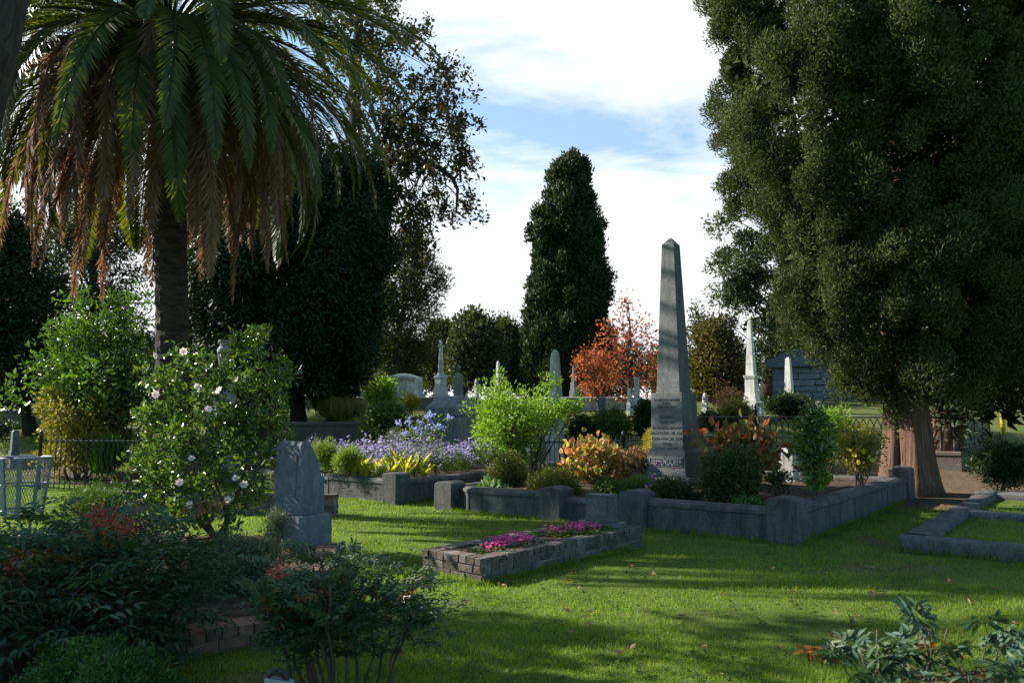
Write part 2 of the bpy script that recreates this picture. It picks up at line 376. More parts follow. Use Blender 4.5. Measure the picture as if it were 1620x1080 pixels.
def family_plot():
    t = thing('plot_kerb', 'dark concrete kerb with round topped piers enclosing the tall named obelisk', 'grave kerb', (*P4, 0), RZ)
    W = PLOT_W; x2, x3 = -float(along(P4, UV_V, 880)), -float(along(P4, UV_V, 1009))
    for x, y, h in ((0, 0, .56), (x3, 0, .53), (x2, 0, .50), (-W, 0, .47)):
        pier_mb(x, y, .40, h, .38).build('pier', M['kerb'], t, bevel=.015)
    pier_mb(.03, PLOT_D, .36, .62, .5).build('pier', M['kerb'], t, bevel=.015)
    pier_mb(-W, PLOT_D, .36, .56, .4).build('pier', M['kerb'], t, bevel=.015)
    def wall(p, q, h, w=1.): kerb_run(p, q, h, t, w)
    wall((-.2, .03), (x3 + .2, .03), .455); wall((x3 - .2, .06), (x2 + .2, .06), .36, .8)
    # left bay: the wall swings out to a rounded end beside the corner pier
    a = [(-W + .2, .12), (-W + .36, .10)] ; wall(a[0], a[1], .40, .7)
    n = 9; xs = np.linspace(-W + .36, -W + .62, n); c = np.array([(x, .10 - .16 * math.sin((x + W - .36) / .26 * math.pi / 2)) for x in xs])
    for i in range(0, n - 1, n - 1): wall(c[0], c[-1], .43, .95)
    wall((-W + .60, -.055), (x2 - .2, .02), .44)
    wall((0, .19), (0.02, PLOT_D - .25), .47, 1.15); wall((-W, .19), (-W, PLOT_D - .2), .42)
    wall((-W + .18, PLOT_D), (-.15, PLOT_D), .44)
family_plot()
def lavender_plot():
    t = thing('plot_kerb', 'low grey concrete kerb round the bed of purple asters', 'grave kerb', (*LAV, 0), RZ)
    pier_mb(0, 0, .37, .56, .36, .07).build('pier', M['kerb'], t, bevel=.015)
    pier_mb(0, 4.7, .37, .54, .36, .07).build('pier', M['kerb'], t, bevel=.015)
    pier_mb(-4.7, 0, .37, .54, .36, .07).build('pier', M['kerb'], t, bevel=.015)
    for p, q in (((-.18, .02), (-4.5, .02)), ((0, .18), (0, 4.52)), ((-.18, 4.7), (-4.7, 4.7)), ((-4.7, 4.7), (-4.7, .18))):
        kerb_run(p, q, .46, t)
lavender_plot()
def right_plot():
    t = thing('plot_kerb', 'knee low rough concrete kerb round the grass plot at right', 'grave kerb', (*KC, 0), RZ)
    def rough(p, q, w, h):
        n = max(4, int(np.hypot(*(np.array(q) - p)) / .16)); mb = MB(); pr = np.array([(-w / 2, -.05), (w / 2, -.05), (w / 2, h * .8), (w * .38, h), (-w * .38, h), (-w / 2, h * .8)])
        P = np.linspace(p, q, n); d = unit(P[1] - P[0]); s = np.array((d[1], -d[0])); vs = []
        for c in P:
            k = pr + rng.normal(size=pr.shape) * (.010, .008)
            vs += [(*(c + s * a), z) for a, z in k]
        m = len(pr); fs = [(i * m + k, i * m + (k + 1) % m, (i + 1) * m + (k + 1) % m, (i + 1) * m + k) for i in range(n - 1) for k in range(m)] + [tuple(range(m)), tuple(range(n * m - 1, n * m - m - 1, -1))]
        return mb.add(vs, fs)
    rough((0, .14), (KW, .14), .28, .17).build('front_kerb', M['kerb'], t, smooth=True)
    rough((.14, .28), (.14, KD), .28, .18).build('side_kerb', M['kerb'], t, smooth=True)
    rough((.28, KD - .1), (KW, KD - .1), .28, .17).build('back_kerb', M['kerb'], t, smooth=True)
    for px, Y, w, d, lab in ((1583, 11.5, 1.15, .34, 'flat pale grey grave marker lying in the grass plot, nearer of two'), (1600, 14.3, 1.25, .4, 'flat grave marker lying at the back of the grass plot, below the dark bush')):
        p = ont(px, Y, .06)
        g = thing('grave_marker', lab, 'grave marker', p, RZ)
        MB().box((0, 0, .015), (w, d, .05)).build('base', M['kerb'], g, bevel=.01)
        MB().box((0, 0, .07), (w - .08, d - .07, .06)).build('slab', M['granite'], g, bevel=.008)
right_plot()
# ------------------------------------------------------------------ brick work
def bricks(mb, core, p0, p1, h, th, bl=.205, ch=.07, gap=.010, cap=True, z0=0., jit=.0035):
    p0, p1 = np.array(p0, float), np.array(p1, float); L = np.linalg.norm(p1 - p0); d = (p1 - p0) / L; rz = math.atan2(d[1], d[0])
    nc = max(1, int(round((h - (ch if cap else 0)) / (ch + gap))))
    for c in range(nc):
        x = -(bl / 2) * (c % 2) ; z = z0 + c * (ch + gap) + ch / 2
        while x < L - .02:
            a, b = max(x, 0), min(x + bl, L)
            if b - a > .03:
                for s in (-1, 1):
                    o = (th / 2 - .035) * s + rng.normal() * .003; q = p0 + d * (a + b) / 2 + np.array((-d[1], d[0])) * o
                    mb.box((*q, z), (b - a - gap, .07, ch), rz + rng.normal() * .012, jit=jit)
            x += bl
    if cap:
        x = 0; z = z0 + nc * (ch + gap) + ch / 2
        while x < L - .03:
            w = min(.105, L - x); q = p0 + d * (x + w / 2)
            mb.box((*q, z + rng.normal() * .002), (w - gap, th + .015, ch), rz + rng.normal() * .012, jit=jit); x += w
    q = (p0 + p1) / 2; ht = nc * (ch + gap) + (ch * .75 if cap else 0)
    core.box((*q, z0 - .05 + ht / 2), (L - .02, th - .02, ht + .09), rz)
def brick_bed():
    t = thing('brick_bed', 'mossy old brick grave bed planted with pink cyclamen', 'flower bed', (*BA, 0), BRZ)
    b, c = MB(), MB(); w = .15
    bricks(b, c, (-BW, w / 2), (0, w / 2), .235, w); bricks(b, c, (-w / 2, w), (-w / 2, BL), .235, w)
    bricks(b, c, (-BW + w / 2, w), (-BW + w / 2, BL), .235, w); bricks(b, c, (-BW + w, BL - w / 2), (-w, BL - w / 2), .2, w)
    b.build('brickwork', M['brick'], t, bevel=.004); c.build('mortar', M['mortar'], t)
    g = thing('gravestone', 'small dark block gravestone at the head of the cyclamen bed', 'gravestone', (*(BA + BV * .42 + BU * (BL - .25)), .15), BRZ)
    MB().frus(0, .13, .56, .54, d0=.3, d1=.28).build('base', M['granite_dark'], g, bevel=.012)
    MB().frus(.13, .44, .37, .345, d0=.19, d1=.17).frus(.44, .46, .37, .35, d0=.195, d1=.18).build('tablet', M['granite_dark'], g, bevel=.008)
    MB().box((0, -.094, .30), (.27, .012, .19)).build('panel', M['granite'], g, bevel=.004)
brick_bed()
def left_edging():
    t = thing('brick_edging', 'low red brick edging wall along the shaded front of the left bed', 'brick wall', (*EDGE1, 0))
    b, c = MB(), MB(); o = EDGE1
    bricks(b, c, EDGE0 - o, (-.1, 0), .18, .2); d = unit(EDGE2 - EDGE1); bricks(b, c, d * .1, EDGE2 - o - d * .5, .12, .2)
    b.build('brickwork', M['brick_red'], t, bevel=.004); c.build('mortar', M['mortar'], t)
    A, B = ont(165, 13.2)[:2], ont(531, 12.6)[:2]
    t = thing('brick_edging', 'sunlit brick garden wall passing behind the grey upright headstone', 'brick wall', (*B, 0))
    b, c = MB(), MB(); bricks(b, c, A - B, (0, 0), .34, .24)
    b.build('brickwork', M['brick'], t, bevel=.004); c.build('mortar', M['mortar'], t)
    A, B = gnd(-60, 862)[:2], gnd(95, 852)[:2]
    t = thing('brick_edging', 'thin pale brick edging on the lawn below the waste basket', 'brick edging', (*A, 0))
    b, c = MB(), MB(); bricks(b, c, (0, 0), B - A, .07, .2, cap=False); b.build('brickwork', M['brick'], t, bevel=.004); c.build('mortar', M['mortar'], t)
left_edging()
# ------------------------------------------------------------------ text
def text_part(s, size, mat, parent, loc, rz=0., ext=.004, width=None, name='inscription', spacing=1.):
    L = s.split('\n')
    for i, q in enumerate(L): text_line(q, size, mat, parent, (loc[0], loc[1], loc[2] + (len(L) / 2 - .5 - i) * size * spacing * 1.1), rz, ext, width, name)
def text_line(s, size, mat, parent, loc, rz=0., ext=.004, width=None, name='inscription', spacing=1.):
    cu = bpy.data.curves.new('inscription', 'FONT'); cu.body = s; cu.size = size; cu.extrude = ext; cu.align_x = 'CENTER'; cu.align_y = 'CENTER'; cu.space_line = spacing
    ob = bpy.data.objects.new('inscription', cu); COL.objects.link(ob); bpy.context.view_layer.update()
    me = bpy.data.meshes.new_from_object(ob.evaluated_get(bpy.context.evaluated_depsgraph_get())); bpy.data.objects.remove(ob)
    n = len(me.vertices); co = np.empty(n * 3, 'f'); me.vertices.foreach_get('co', co); co = co.reshape(-1, 3)
    if width: co[:, 0] *= width / max(np.ptp(co[:, 0]), 1e-6)
    V = np.stack([co[:, 0], -co[:, 2], co[:, 1]], 1)               # stand it up, facing local -y
    c, s_ = math.cos(rz), math.sin(rz); V = np.stack([V[:, 0] * c - V[:, 1] * s_, V[:, 0] * s_ + V[:, 1] * c, V[:, 2]], 1) + np.array(loc)
    me.vertices.foreach_set('co', V.ravel().astype('f')); me.materials.clear()
    return link(name, me, mat, parent)
# ------------------------------------------------------------------ monuments
def monument(name, label, cat, px, Y, segs, mat, rz=RZ, zb=None, k=None, group=None):
    """segs: (part, y_bottom, y_top, w_bottom, w_top, 'sq'|'rd') measured in photo pixels"""
    y0 = segs[0][1]; z0 = at(px, y0, Y)[2]; b = ont(px, Y, z0); m = mpp(Y)
    a = abs(rz - math.atan2(-(px - 810), FPX)); k = k or (abs(math.cos(a)) + abs(math.sin(a)))
    t = thing(name, label, cat, b, rz, group)
    for i, (pn, yb, yt, wb, wt, sh) in enumerate(segs):
        zb_, zt = at(px, yb, Y)[2] - z0 - (.25 if i == 0 else 0), at(px, yt, Y)[2] - z0
        mt = mat
        if sh == 'sq': MB().frus(zb_, zt, wb * m / k, wt * m / k).build(pn, mt, t, bevel=.012)
        else:
            n = 6; MB().lathe([((wb + (wt - wb) * i_ / n) * m / 2, zb_ + (zt - zb_) * i_ / n) for i_ in range(n + 1)], 16).build(pn, mt, t, smooth=True)
    return t, z0, m
def main_obelisk():
    Y, px = 14.4, 1069; z = lambda y: at(px, y, Y)[2]; z0 = .30
    t = thing('obelisk', 'tall dark grey granite obelisk with a family name panel, standing inside the stone kerb', 'obelisk', ont(px, Y, z0), RZ)
    g = M['granite']; w = {}
    MB().frus(-.1, z(752) - z0, 1.06, 1.04).build('step', g, t, bevel=.02)
    MB().frus(z(752) - z0, z(719) - z0, .80, .76).build('plinth', g, t, bevel=.012)
    zz = [z(719), z(716), z(713), z(708)]; mb = MB()
    for a, b, p, q in ((719, 714, .76, .75), (714, 709, .735, .66)): mb.frus(z(a) - z0, z(b) - z0, p, q)
    mb.build('moulding', g, t, bevel=.01)
    MB().frus(z(709) - z0, z(622) - z0, .645, .625).build('die', g, t, bevel=.008)
    MB().frus(z(622) - z0, z(388) - z0, .475, .255).build('shaft', g, t, bevel=.006)
    MB().frus(z(388) - z0, z(376) - z0, .255, .02).build('pyramidion', g, t, bevel=.004)
    zc = (z(719) + z(738)) / 2 - z0; MB().box((0, -.389, zc), (.70, .02, .20)).build('name_panel', M['granite_dark'], t, bevel=.006)
    text_part('DIEFFENDORFF', .19, M['letter_pale'], t, (0, -.404, zc), ext=.008, width=.64)
    zt = z(645) - z0; text_part('D. DIEFFENDORFF\nDIED\nMAR. 23. 1893', .062, M['letter'], t, (0, -.319, z(638) - z0), ext=.004, spacing=.95)
    text_part('ELLEN E.\nWIFE OF\nD. DIEFFENDORFF\nBORN AUG. 27. 1832\nDIED MAR. 23. 1882\nAGED', .072, M['letter'], t, (0, -.322, z(680) - z0), ext=.006, spacing=1.25)
main_obelisk()
def headstone():
    b = gnd(473, 862, .10); rz = R(-33)
    t = thing('headstone', 'upright blue grey headstone on a square base beside the white flowered shrub', 'headstone', b, rz)
    MB().frus(-.12, .36, .56, .54, d0=.50, d1=.48).build('base', M['bluestone'], t, bevel=.015)
    # tablet: chipped stone with one sloping shoulder
    pr = np.array([(.20, .36), (-.17, .36), (-.17, .77), (-.11, .79), (-.105, .90), (.03, 1.13), (.09, 1.175), (.16, 1.18), (.195, 1.14)])
    n = 12; xs = np.linspace(-.215, .215, n); k = len(pr); vs = []
    for x in xs:                                                            # a rock-faced stone: every edge is a little chipped
        j = pr + rng.normal(size=pr.shape) * (.004, .007) * np.where(pr[:, 1:] > .4, 1, 0); vs += [(x, -a, z) for a, z in j]
    MB().add(vs, [(i * k + q, i * k + (q + 1) % k, (i + 1) * k + (q + 1) % k, (i + 1) * k + q) for i in range(n - 1) for q in range(k)] + [tuple(range(k - 1, -1, -1)), tuple((n - 1) * k + q for q in range(k))]).build('tablet', M['bluestone'], t, bevel=.012)
    MB().box((0, -.201, .80), (.30, .012, .46)).build('panel', M['bluestone'], t, bevel=.004)
headstone()
T_ = M['tomb']; MA = M['marble']
monument('obelisk', 'weathered pale grey obelisk with a rounded tip behind the lime green shrub', 'obelisk', 879, 20, [('plinth', 728, 688, 37, 35, 'sq'), ('shaft', 688, 564, 31, 15, 'sq'), ('tip', 564, 558, 15, 12, 'sq'), ('cap', 558, 553, 12, 5, 'sq')], M['tomb'])
monument('column_monument', 'pale column monument with a small urn on top, standing on a square pedestal', 'monument', 697, 33,
         [('step', 632, 624, 30, 30, 'sq'), ('base', 624, 612, 25, 22, 'sq'), ('pedestal', 612, 598, 20, 19, 'sq'), ('cornice', 598, 593, 24, 20, 'sq'), ('column_base', 593, 589, 11, 10, 'rd'), ('column', 589, 549, 9, 5.5, 'rd'), ('capital', 549, 546, 7, 10, 'rd'), ('urn', 546, 541, 3, 5, 'rd'), ('finial', 541, 537, 4, 1.5, 'rd')], MA)
monument('pillar_monument', 'slender white marble pillar with a ringed shaft on a stepped white pedestal', 'monument', 1190, 30,
         [('step', 646, 633, 29, 28, 'sq'), ('base', 633, 622, 25, 23, 'sq'), ('pedestal', 622, 599, 21, 20, 'sq'), ('cornice', 599, 594, 22, 26, 'sq'), ('lower_shaft', 594, 563, 17, 14, 'sq'), ('wreath', 576, 570, 15.8, 15.2, 'sq'), ('middle_shaft', 563, 537, 13, 10.5, 'sq'), ('ring', 537, 535, 11.5, 11.5, 'sq'), ('upper_shaft', 535, 510, 9.5, 7, 'sq'), ('tip', 510, 507, 7, 4, 'sq')], MA)
monument('obelisk', 'small pale blue white obelisk in front of the stone mausoleum', 'obelisk', 1249, 31, [('plinth', 634, 622, 18, 17, 'sq'), ('shaft', 622, 569, 15, 9, 'sq'), ('tip', 569, 565, 9, 4, 'sq')], MA)
monument('obelisk', 'short white obelisk with a capped top below the red autumn tree', 'obelisk', 1008, 25, [('plinth', 645, 628, 15, 14, 'sq'), ('shaft', 628, 601, 10, 8, 'sq'), ('cap', 601, 597, 8.5, 7, 'sq')], MA)
monument('headstone', 'narrow white stone post left beside the short capped obelisk', 'headstone', 996, 25.6, [('base', 645, 638, 11, 10, 'sq'), ('post', 638, 614, 8, 6, 'sq')], MA)
monument('headstone', 'small pale blue grave stone in the dark shrubs under the autumn tree', 'headstone', 953, 23, [('base', 656, 650, 13, 12, 'sq'), ('tablet', 650, 631, 11, 11, 'sq'), ('cap', 631, 628, 13, 12, 'sq')], M['bluestone'])
monument('obelisk', 'thin shaded grey obelisk at the foot of the tall central cypress', 'obelisk', 908, 32, [('base', 630, 618, 17, 14, 'sq'), ('plinth', 618, 604, 12, 10, 'sq'), ('shaft', 604, 578, 8, 4, 'sq')], M['bluestone'])
monument('obelisk', 'tiny white obelisk in front of the distant trees left of the cypress', 'obelisk', 788, 44, [('base', 604, 595, 10, 9, 'sq'), ('shaft', 595, 574, 7.5, 5.5, 'sq'), ('tip', 574, 571, 5.5, 2, 'sq')], MA)
monument('headstone', 'small round topped grey finial stone right of the urn pedestal', 'headstone', 754, 34, [('base', 624, 612, 9, 9, 'sq'), ('neck', 612, 603, 7, 6, 'rd'), ('knob', 603, 599, 6, 3, 'rd')], T_)
monument('urn_pedestal', 'dark grey pedestal with an urn on top right of the column monument', 'monument', 725, 32, [('base', 630, 605, 16, 16, 'sq'), ('die', 605, 596, 15, 17, 'sq'), ('roof', 596, 589, 17, 6, 'sq'), ('urn_foot', 589, 586, 3, 3, 'rd'), ('urn', 586, 581, 6, 7, 'rd'), ('finial', 581, 577, 4, 1, 'rd')], M['tomb_dark'])
monument('headstone', 'dark grey block headstone on a wide pale base beside the drooping dark tree', 'headstone', 573, 34, [('base', 632, 616, 27, 25, 'sq'), ('block', 616, 588, 16, 15, 'sq')], M['tomb_dark'])
monument('headstone', 'white marble die with a slanted top left of the column monument', 'headstone', 662, 32.5, [('step', 632, 624, 21, 20, 'sq'), ('base', 624, 619, 17, 14, 'sq'), ('die', 619, 603, 12.5, 12, 'sq'), ('slant_top', 603, 597, 13.5, 8, 'sq')], MA)
monument('urn_monument', 'grey stone urn on a tall pedestal beside the palm trunk behind the white flowered shrub', 'monument', 347, 17.5,
         [('base', 745, 690, 62, 58, 'sq'), ('pedestal', 690, 612, 46, 42, 'sq'), ('cornice', 612, 602, 44, 36, 'sq'), ('foot', 602, 594, 24, 10, 'rd'), ('stem', 594, 580, 9, 11, 'rd'), ('urn', 580, 553, 12, 21, 'rd'), ('shoulder', 553, 548, 21, 13, 'rd'), ('neck', 548, 541, 12, 13, 'rd'), ('rim', 541, 538, 17, 17, 'rd')], M['tomb_dark'])
monument('headstone', 'low blue grey headstone in the shade beyond the waste basket', 'headstone', 22, 17, [('base', 722, 713, 16, 16, 'sq'), ('tablet', 713, 683, 13, 12, 'sq'), ('top', 683, 680, 12, 7, 'sq')], M['bluestone'])
monument('headstone', 'white headstone far away at the left edge under the dark tree', 'headstone', 11, 34, [('base', 640, 630, 16, 16, 'sq'), ('tablet', 630, 602, 11, 11, 'sq'), ('top', 602, 597, 11, 5, 'sq')], MA)
monument('marker_post', 'short white stone post on the low wall below the white pillar', 'post', 1203, 26, [('post', 664, 640, 11, 11, 'sq'), ('cap', 640, 635, 13, 12, 'sq')], MA)
monument('marker_post', 'short white stone post at the right end of the dark hedge', 'post', 1296, 26, [('post', 664, 640, 9, 9, 'sq'), ('cap', 640, 635, 10, 9, 'sq')], MA)
monument('headstone', 'round topped white headstone among shrubs right of the tall obelisk', 'headstone', 1116, 28, [('base', 650, 637, 12, 11, 'sq'), ('tablet', 637, 626, 9, 9, 'rd'), ('top', 626, 621, 9, 3, 'rd')], MA)
monument('headstone', 'pale tan stone block in the obelisk plot beside the small tree', 'headstone', 1248, 15.2, [('base', 772, 758, 40, 38, 'sq'), ('block', 758, 718, 32, 30, 'sq'), ('top', 718, 708, 30, 16, 'sq')], T_)
def tomb_far():
    px, Y = 640, 34; m = mpp(Y); z = lambda y: at(px, y, Y)[2]; z0 = z(628)
    t = thing('chest_tomb', 'pale stone chest tomb with a gabled stone lid left of the slant topped stone', 'tomb', ont(px, Y, z0), R(-20))
    MB().frus(-.3, z(622) - z0, 36 * m, 35 * m, d0=1.6, d1=1.6).build('base', T_, t, bevel=.02)
    MB().frus(z(622) - z0, z(602) - z0, 27 * m, 27 * m, d0=1.3, d1=1.3).build('body', MA, t, bevel=.02)
    for s in (-1, 1): MB().frus(z(622) - z0, z(602) - z0, 4 * m, 4 * m, c=(s * 14 * m, -.7), d0=.16, d1=.16).build('pilaster', T_, t, bevel=.01)
    MB().frus(z(602) - z0, z(597) - z0, 34 * m, 37 * m, d0=1.55, d1=1.6).frus(z(597) - z0, z(591) - z0, 36 * m, 12 * m, d0=1.6, d1=.5).build('lid', T_, t, bevel=.02)
    px, Y = 715, 22; m = mpp(Y); z = lambda y: at(px, y, Y)[2]; z0 = z(690)
    t = thing('chest_tomb', 'large grey granite tomb with a hipped lid and dark lettering behind the aster bed', 'tomb', ont(px, Y, z0), R(-22))
    g = M['tomb_dark']; w, d = 58 * m, 1.15
    MB().frus(-.3, z(657) - z0, w * .96, w * .94, d0=d, d1=d).build('body', g, t, bevel=.02)
    mb = MB()
    for s in np.linspace(-.5, .5, 8)[:-1]:
        mb.box(((s + 1 / 14) * w, -d / 2 - .02, (z(657) + z(646)) / 2 - z0), (w / 7 - .004, .09 + rng.random() * .03, z(646) - z(657)), jit=.012)
    mb.frus(z(657) - z0, z(646) - z0, w * .99, w * .99, d0=d * 1.02, d1=d * 1.02); mb.build('rough_band', g, t, bevel=.01)
    zr, ze = z(626) - z0, z(646) - z0; a, b = w / 2 * 1.06, d / 2 * 1.1; c = w / 2 * .78
    MB().add([(-a, -b, ze), (a, -b, ze), (a, b, ze), (-a, b, ze), (-c, -.22, zr - .03), (c, -.22, zr - .03), (c, .22, zr - .03), (-c, .22, zr - .03), (-c, 0, zr), (c, 0, zr)],
             [(3, 2, 1, 0), (0, 1, 5, 4), (1, 2, 6, 5), (2, 3, 7, 6), (3, 0, 4, 7), (4, 5, 9, 8), (6, 7, 8, 9), (5, 6, 9), (7, 4, 8)]).build('lid', g, t, bevel=.02)
    text_part('US H', .28, M['letter'], t, (.05, -d / 2 - .004, z(674) - z0), ext=.006, width=.62)
tomb_far()
def mausoleum():
    px, Y = 1243, 36; rz = R(-30); m = mpp(Y); z = lambda y: at(px, y, Y)[2]; z0 = z(640); w = 5.2; dp = 5.0; h = z(582) - z0
    c = ont(1227, Y, z0); cz, sz = math.cos(rz), math.sin(rz)
    o = c[:2] + np.array((cz, sz)) * w / 2 + np.array((-sz, cz)) * dp / 2
    t = thing('mausoleum', 'blue grey mausoleum of rough stone blocks with a gabled front', 'mausoleum', (*o, z0), rz)
    st = stone_mat('rusticated_stone', (.215, .225, .24), (.14, .145, .16), 2.5, .2, .9, .9)
    mb = MB(); nc = 6; ch = h / nc
    for k in range(nc):
        for face in range(4):
            L = w if face % 2 == 0 else dp; x = -L / 2 - (.35 if k % 2 else 0)
            while x < L / 2 - .05:
                a, b = max(x, -L / 2), min(x + .85 + .3 * rng.random(), L / 2); x = b
                q = ((a + b) / 2, -(dp if face % 2 == 0 else w) / 2 + .1, ch * (k + .5)); r = face * math.pi / 2; p = (q[0] * math.cos(r) - q[1] * math.sin(r), q[0] * math.sin(r) + q[1] * math.cos(r), q[2])
                mb.box(p, (b - a - .03, .4, ch - .03), r, jit=.012)
    mb.box((0, 0, h / 2 - .2), (w - .2, dp - .2, h + .3)); mb.build('wall', st, t, bevel=.03)
    p = [(-w / 2 - .35, h), (w / 2 + .35, h), (w / 2 + .35, h + .28), (w / 2 + .1, h + .38), (0, h + 1.75), (-w / 2 - .1, h + .38), (-w / 2 - .35, h + .28)]
    MB().prism([(-a, b) for a, b in p], (0, -dp / 2 - .3, 0), (0, dp / 2 + .3, 0)).build('roof', M['bluestone'], t, bevel=.03)
mausoleum()
def low_wall(name, label, A, B, z0, z1, th, mat, courses=0):
    A, B = np.array(A[:2]), np.array(B[:2]); t = thing(name, label, 'wall', (*A, z0)); D = np.array((*(B - A), 0))
    MB().prism([(-th / 2, -.4), (th / 2, -.4), (th / 2, z1 - z0 - .10), (-th / 2, z1 - z0 - .10)], (0, 0, 0), D).build('wall_face', mat, t, bevel=.01)
    MB().prism([(-th / 2 - .03, z1 - z0 - .10), (th / 2 + .03, z1 - z0 - .10), (th / 2 + .03, z1 - z0 - .02), (th / 2 - .02, z1 - z0), (-th / 2 + .02, z1 - z0), (-th / 2 - .03, z1 - z0 - .02)], (0, 0, 0), D).build('coping', mat, t, bevel=.01)
FK = ont(1513, 19)[:2]
low_wall('retaining_wall', 'low brown stone wall running behind the reddish cedar trunks', FK - UV_V * .15, FK + UV_V * 13, .0, .72, .3, M['sandstone'])
low_wall('retaining_wall', 'grey stone wall under the dark iron railing at right', FK + UV_U * .16, FK + UV_U * 7, .0, .78, .3, M['kerb'])
low_wall('retaining_wall', 'dark grey retaining wall under the dried grasses behind the asters', ont(330, 22.5), ont(645, 21.5), .3, at(560, 667, 22)[2], .35, M['sandstone'])
low_wall('retaining_wall', 'long grey terrace wall carrying the row of pale monuments', ont(420, 30.5), ont(760, 30.5), 1.5, at(600, 628, 30.5)[2], .4, M['tomb_dark'])
low_wall('retaining_wall', 'pale terrace wall crossing below the red autumn tree', ont(860, 30), ont(1000, 30), 1.5, at(940, 628, 30)[2], .4, T_)
low_wall('retaining_wall', 'dark low wall at far left beyond the lawn strip', ont(-90, 25), ont(120, 26), .8, at(20, 648, 25)[2], .35, M['tomb_dark'])
# ------------------------------------------------------------------ iron fences
def fence(label, A, B, zf, h, sp=.11, post_every=1.8, arches=False, panel=False, ph=.25):
    A, B = np.array(A[:2]), np.array(B[:2]); L = float(np.linalg.norm(B - A)); rz = math.atan2(*(B - A)[::-1])
    t = thing('iron_fence', label, 'fence', (*A, zf(0)), rz)
    z = lambda x: zf(x / L) - zf(0)
    for zz in ((h, .12) if not arches else (h, .3, .1)):
        MB().tube([(0, 0, z(0) + zz), (L, 0, z(L) + zz)], .018, 6).build('rail', M['iron'], t)
    mb = MB()
    if arches:
        x = 0
        while x < L - .3:
            c = np.array([(x + .17 - .17 * math.cos(a), 0, z(x) + h - .32 + .3 * math.sin(a)) for a in np.linspace(0, math.pi, 9)])
            mb.tube(c, .014, 5); mb.tube([(x, 0, z(x) + .05), (x, 0, z(x) + h - .3)], .013, 5); x += .17
    elif panel:
        for k in range(int(L / .05)): mb.box((k * .05, 0, z(k * .05) + h / 2), (.036, .02, h - .12))
    else:
        for k in range(1, int(L / sp)):
            x = k * sp; mb.tube([(x, 0, z(x) + .02), (x, 0, z(x) + h + .05), (x, 0, z(x) + h + .11)], [.009, .009, .001], 5)
    mb.build('pickets', M['iron'], t)
    n = max(1, int(round(L / post_every)))
    for k in range(n + 1):
        x = L * k / n; r = .035
        MB().lathe([(r * 1.3, -.2), (r * 1.3, .1), (r, .13), (r, h + ph * .5), (r * 1.5, h + ph * .55), (r * .7, h + ph * .65), (r * 1.5, h + ph * .8), (r * .6, h + ph * .95), (.004, h + ph * 1.15)], 8, (x, 0, z(x))).build('post', M['iron'], t, smooth=True)
fence('low black iron picket fence across the middle behind the orange shrub', ont(800, 16.6), ont(1075, 17.6), lambda s: .08 + .06 * s, .92, post_every=1.5, ph=.2)
fence('black iron picket fence in front of the yellow leaved shrub at left', ont(60, 16.4), ont(262, 16.4), lambda s: .05, 1.0, post_every=2.2, ph=.22)
fence('dark iron fence with looped arches on the low brown wall', FK + UV_V * .3, FK + UV_V * 9.6, lambda s: .70, .86, arches=True, post_every=2.3, ph=.35)
fence('dark iron railing of close upright bars on the grey wall at right', FK, FK + UV_U * 6.6, lambda s: .76, .80, panel=True, post_every=1.5, ph=.1)
# ------------------------------------------------------------------ waste basket, post, small lamp box
def basket():
    b = gnd(34, 816); t = thing('waste_basket', 'blue grey steel mesh waste basket standing on the lawn at the left edge', 'waste basket', b)
    h, r0, r1 = .91, .29, .38
    rad = lambda z: r0 + (r1 - r0) * z / h
    ring = lambda z, r, tr: [(r * math.cos(a), r * math.sin(a), z) for a in np.linspace(0, 2 * math.pi, 33)]
    for z, tr in ((h, .024), (h * .55, .016), (.1, .02)): MB().tube(ring(z, rad(z), tr), tr, 6).build('hoop', M['galv'], t, smooth=True)
    for k in range(9):
        a = 2 * math.pi * k / 9 + .2; c, s = math.cos(a), math.sin(a)
        MB().box((0, 0, 0), (.055, .012, h * .96)).v
        mb = MB(); o = np.array((-s, c, 0)) * .028; lo, hi = np.array((c * (r0 + .006), s * (r0 + .006), .02)), np.array((c * (r1 + .006), s * (r1 + .006), h)); e = np.array((c, s, 0)) * .012
        mb.add([lo - o, lo + o, lo + o + e, lo - o + e, hi - o, hi + o, hi + o + e, hi - o + e], [(3, 2, 1, 0), (4, 5, 6, 7), (0, 1, 5, 4), (1, 2, 6, 5), (2, 3, 7, 6), (3, 0, 4, 7)]); mb.build('strap', M['galv'], t)
    mb = MB(); n = 54
    for d in (1, -1):
        for k in range(n):
            pts = []
            for z in np.linspace(.06, h - .02, 9):
                a = 2 * math.pi * k / n + d * z * 1.1; pts.append((rad(z) * math.cos(a), rad(z) * math.sin(a), z))
            mb.tube(pts, .0035, 3)
    mb.build('mesh_side', M['galv'], t); MB().lathe([(r0, .05), (r0, .065)], 24).build('bottom', M['galv'], t)
basket()
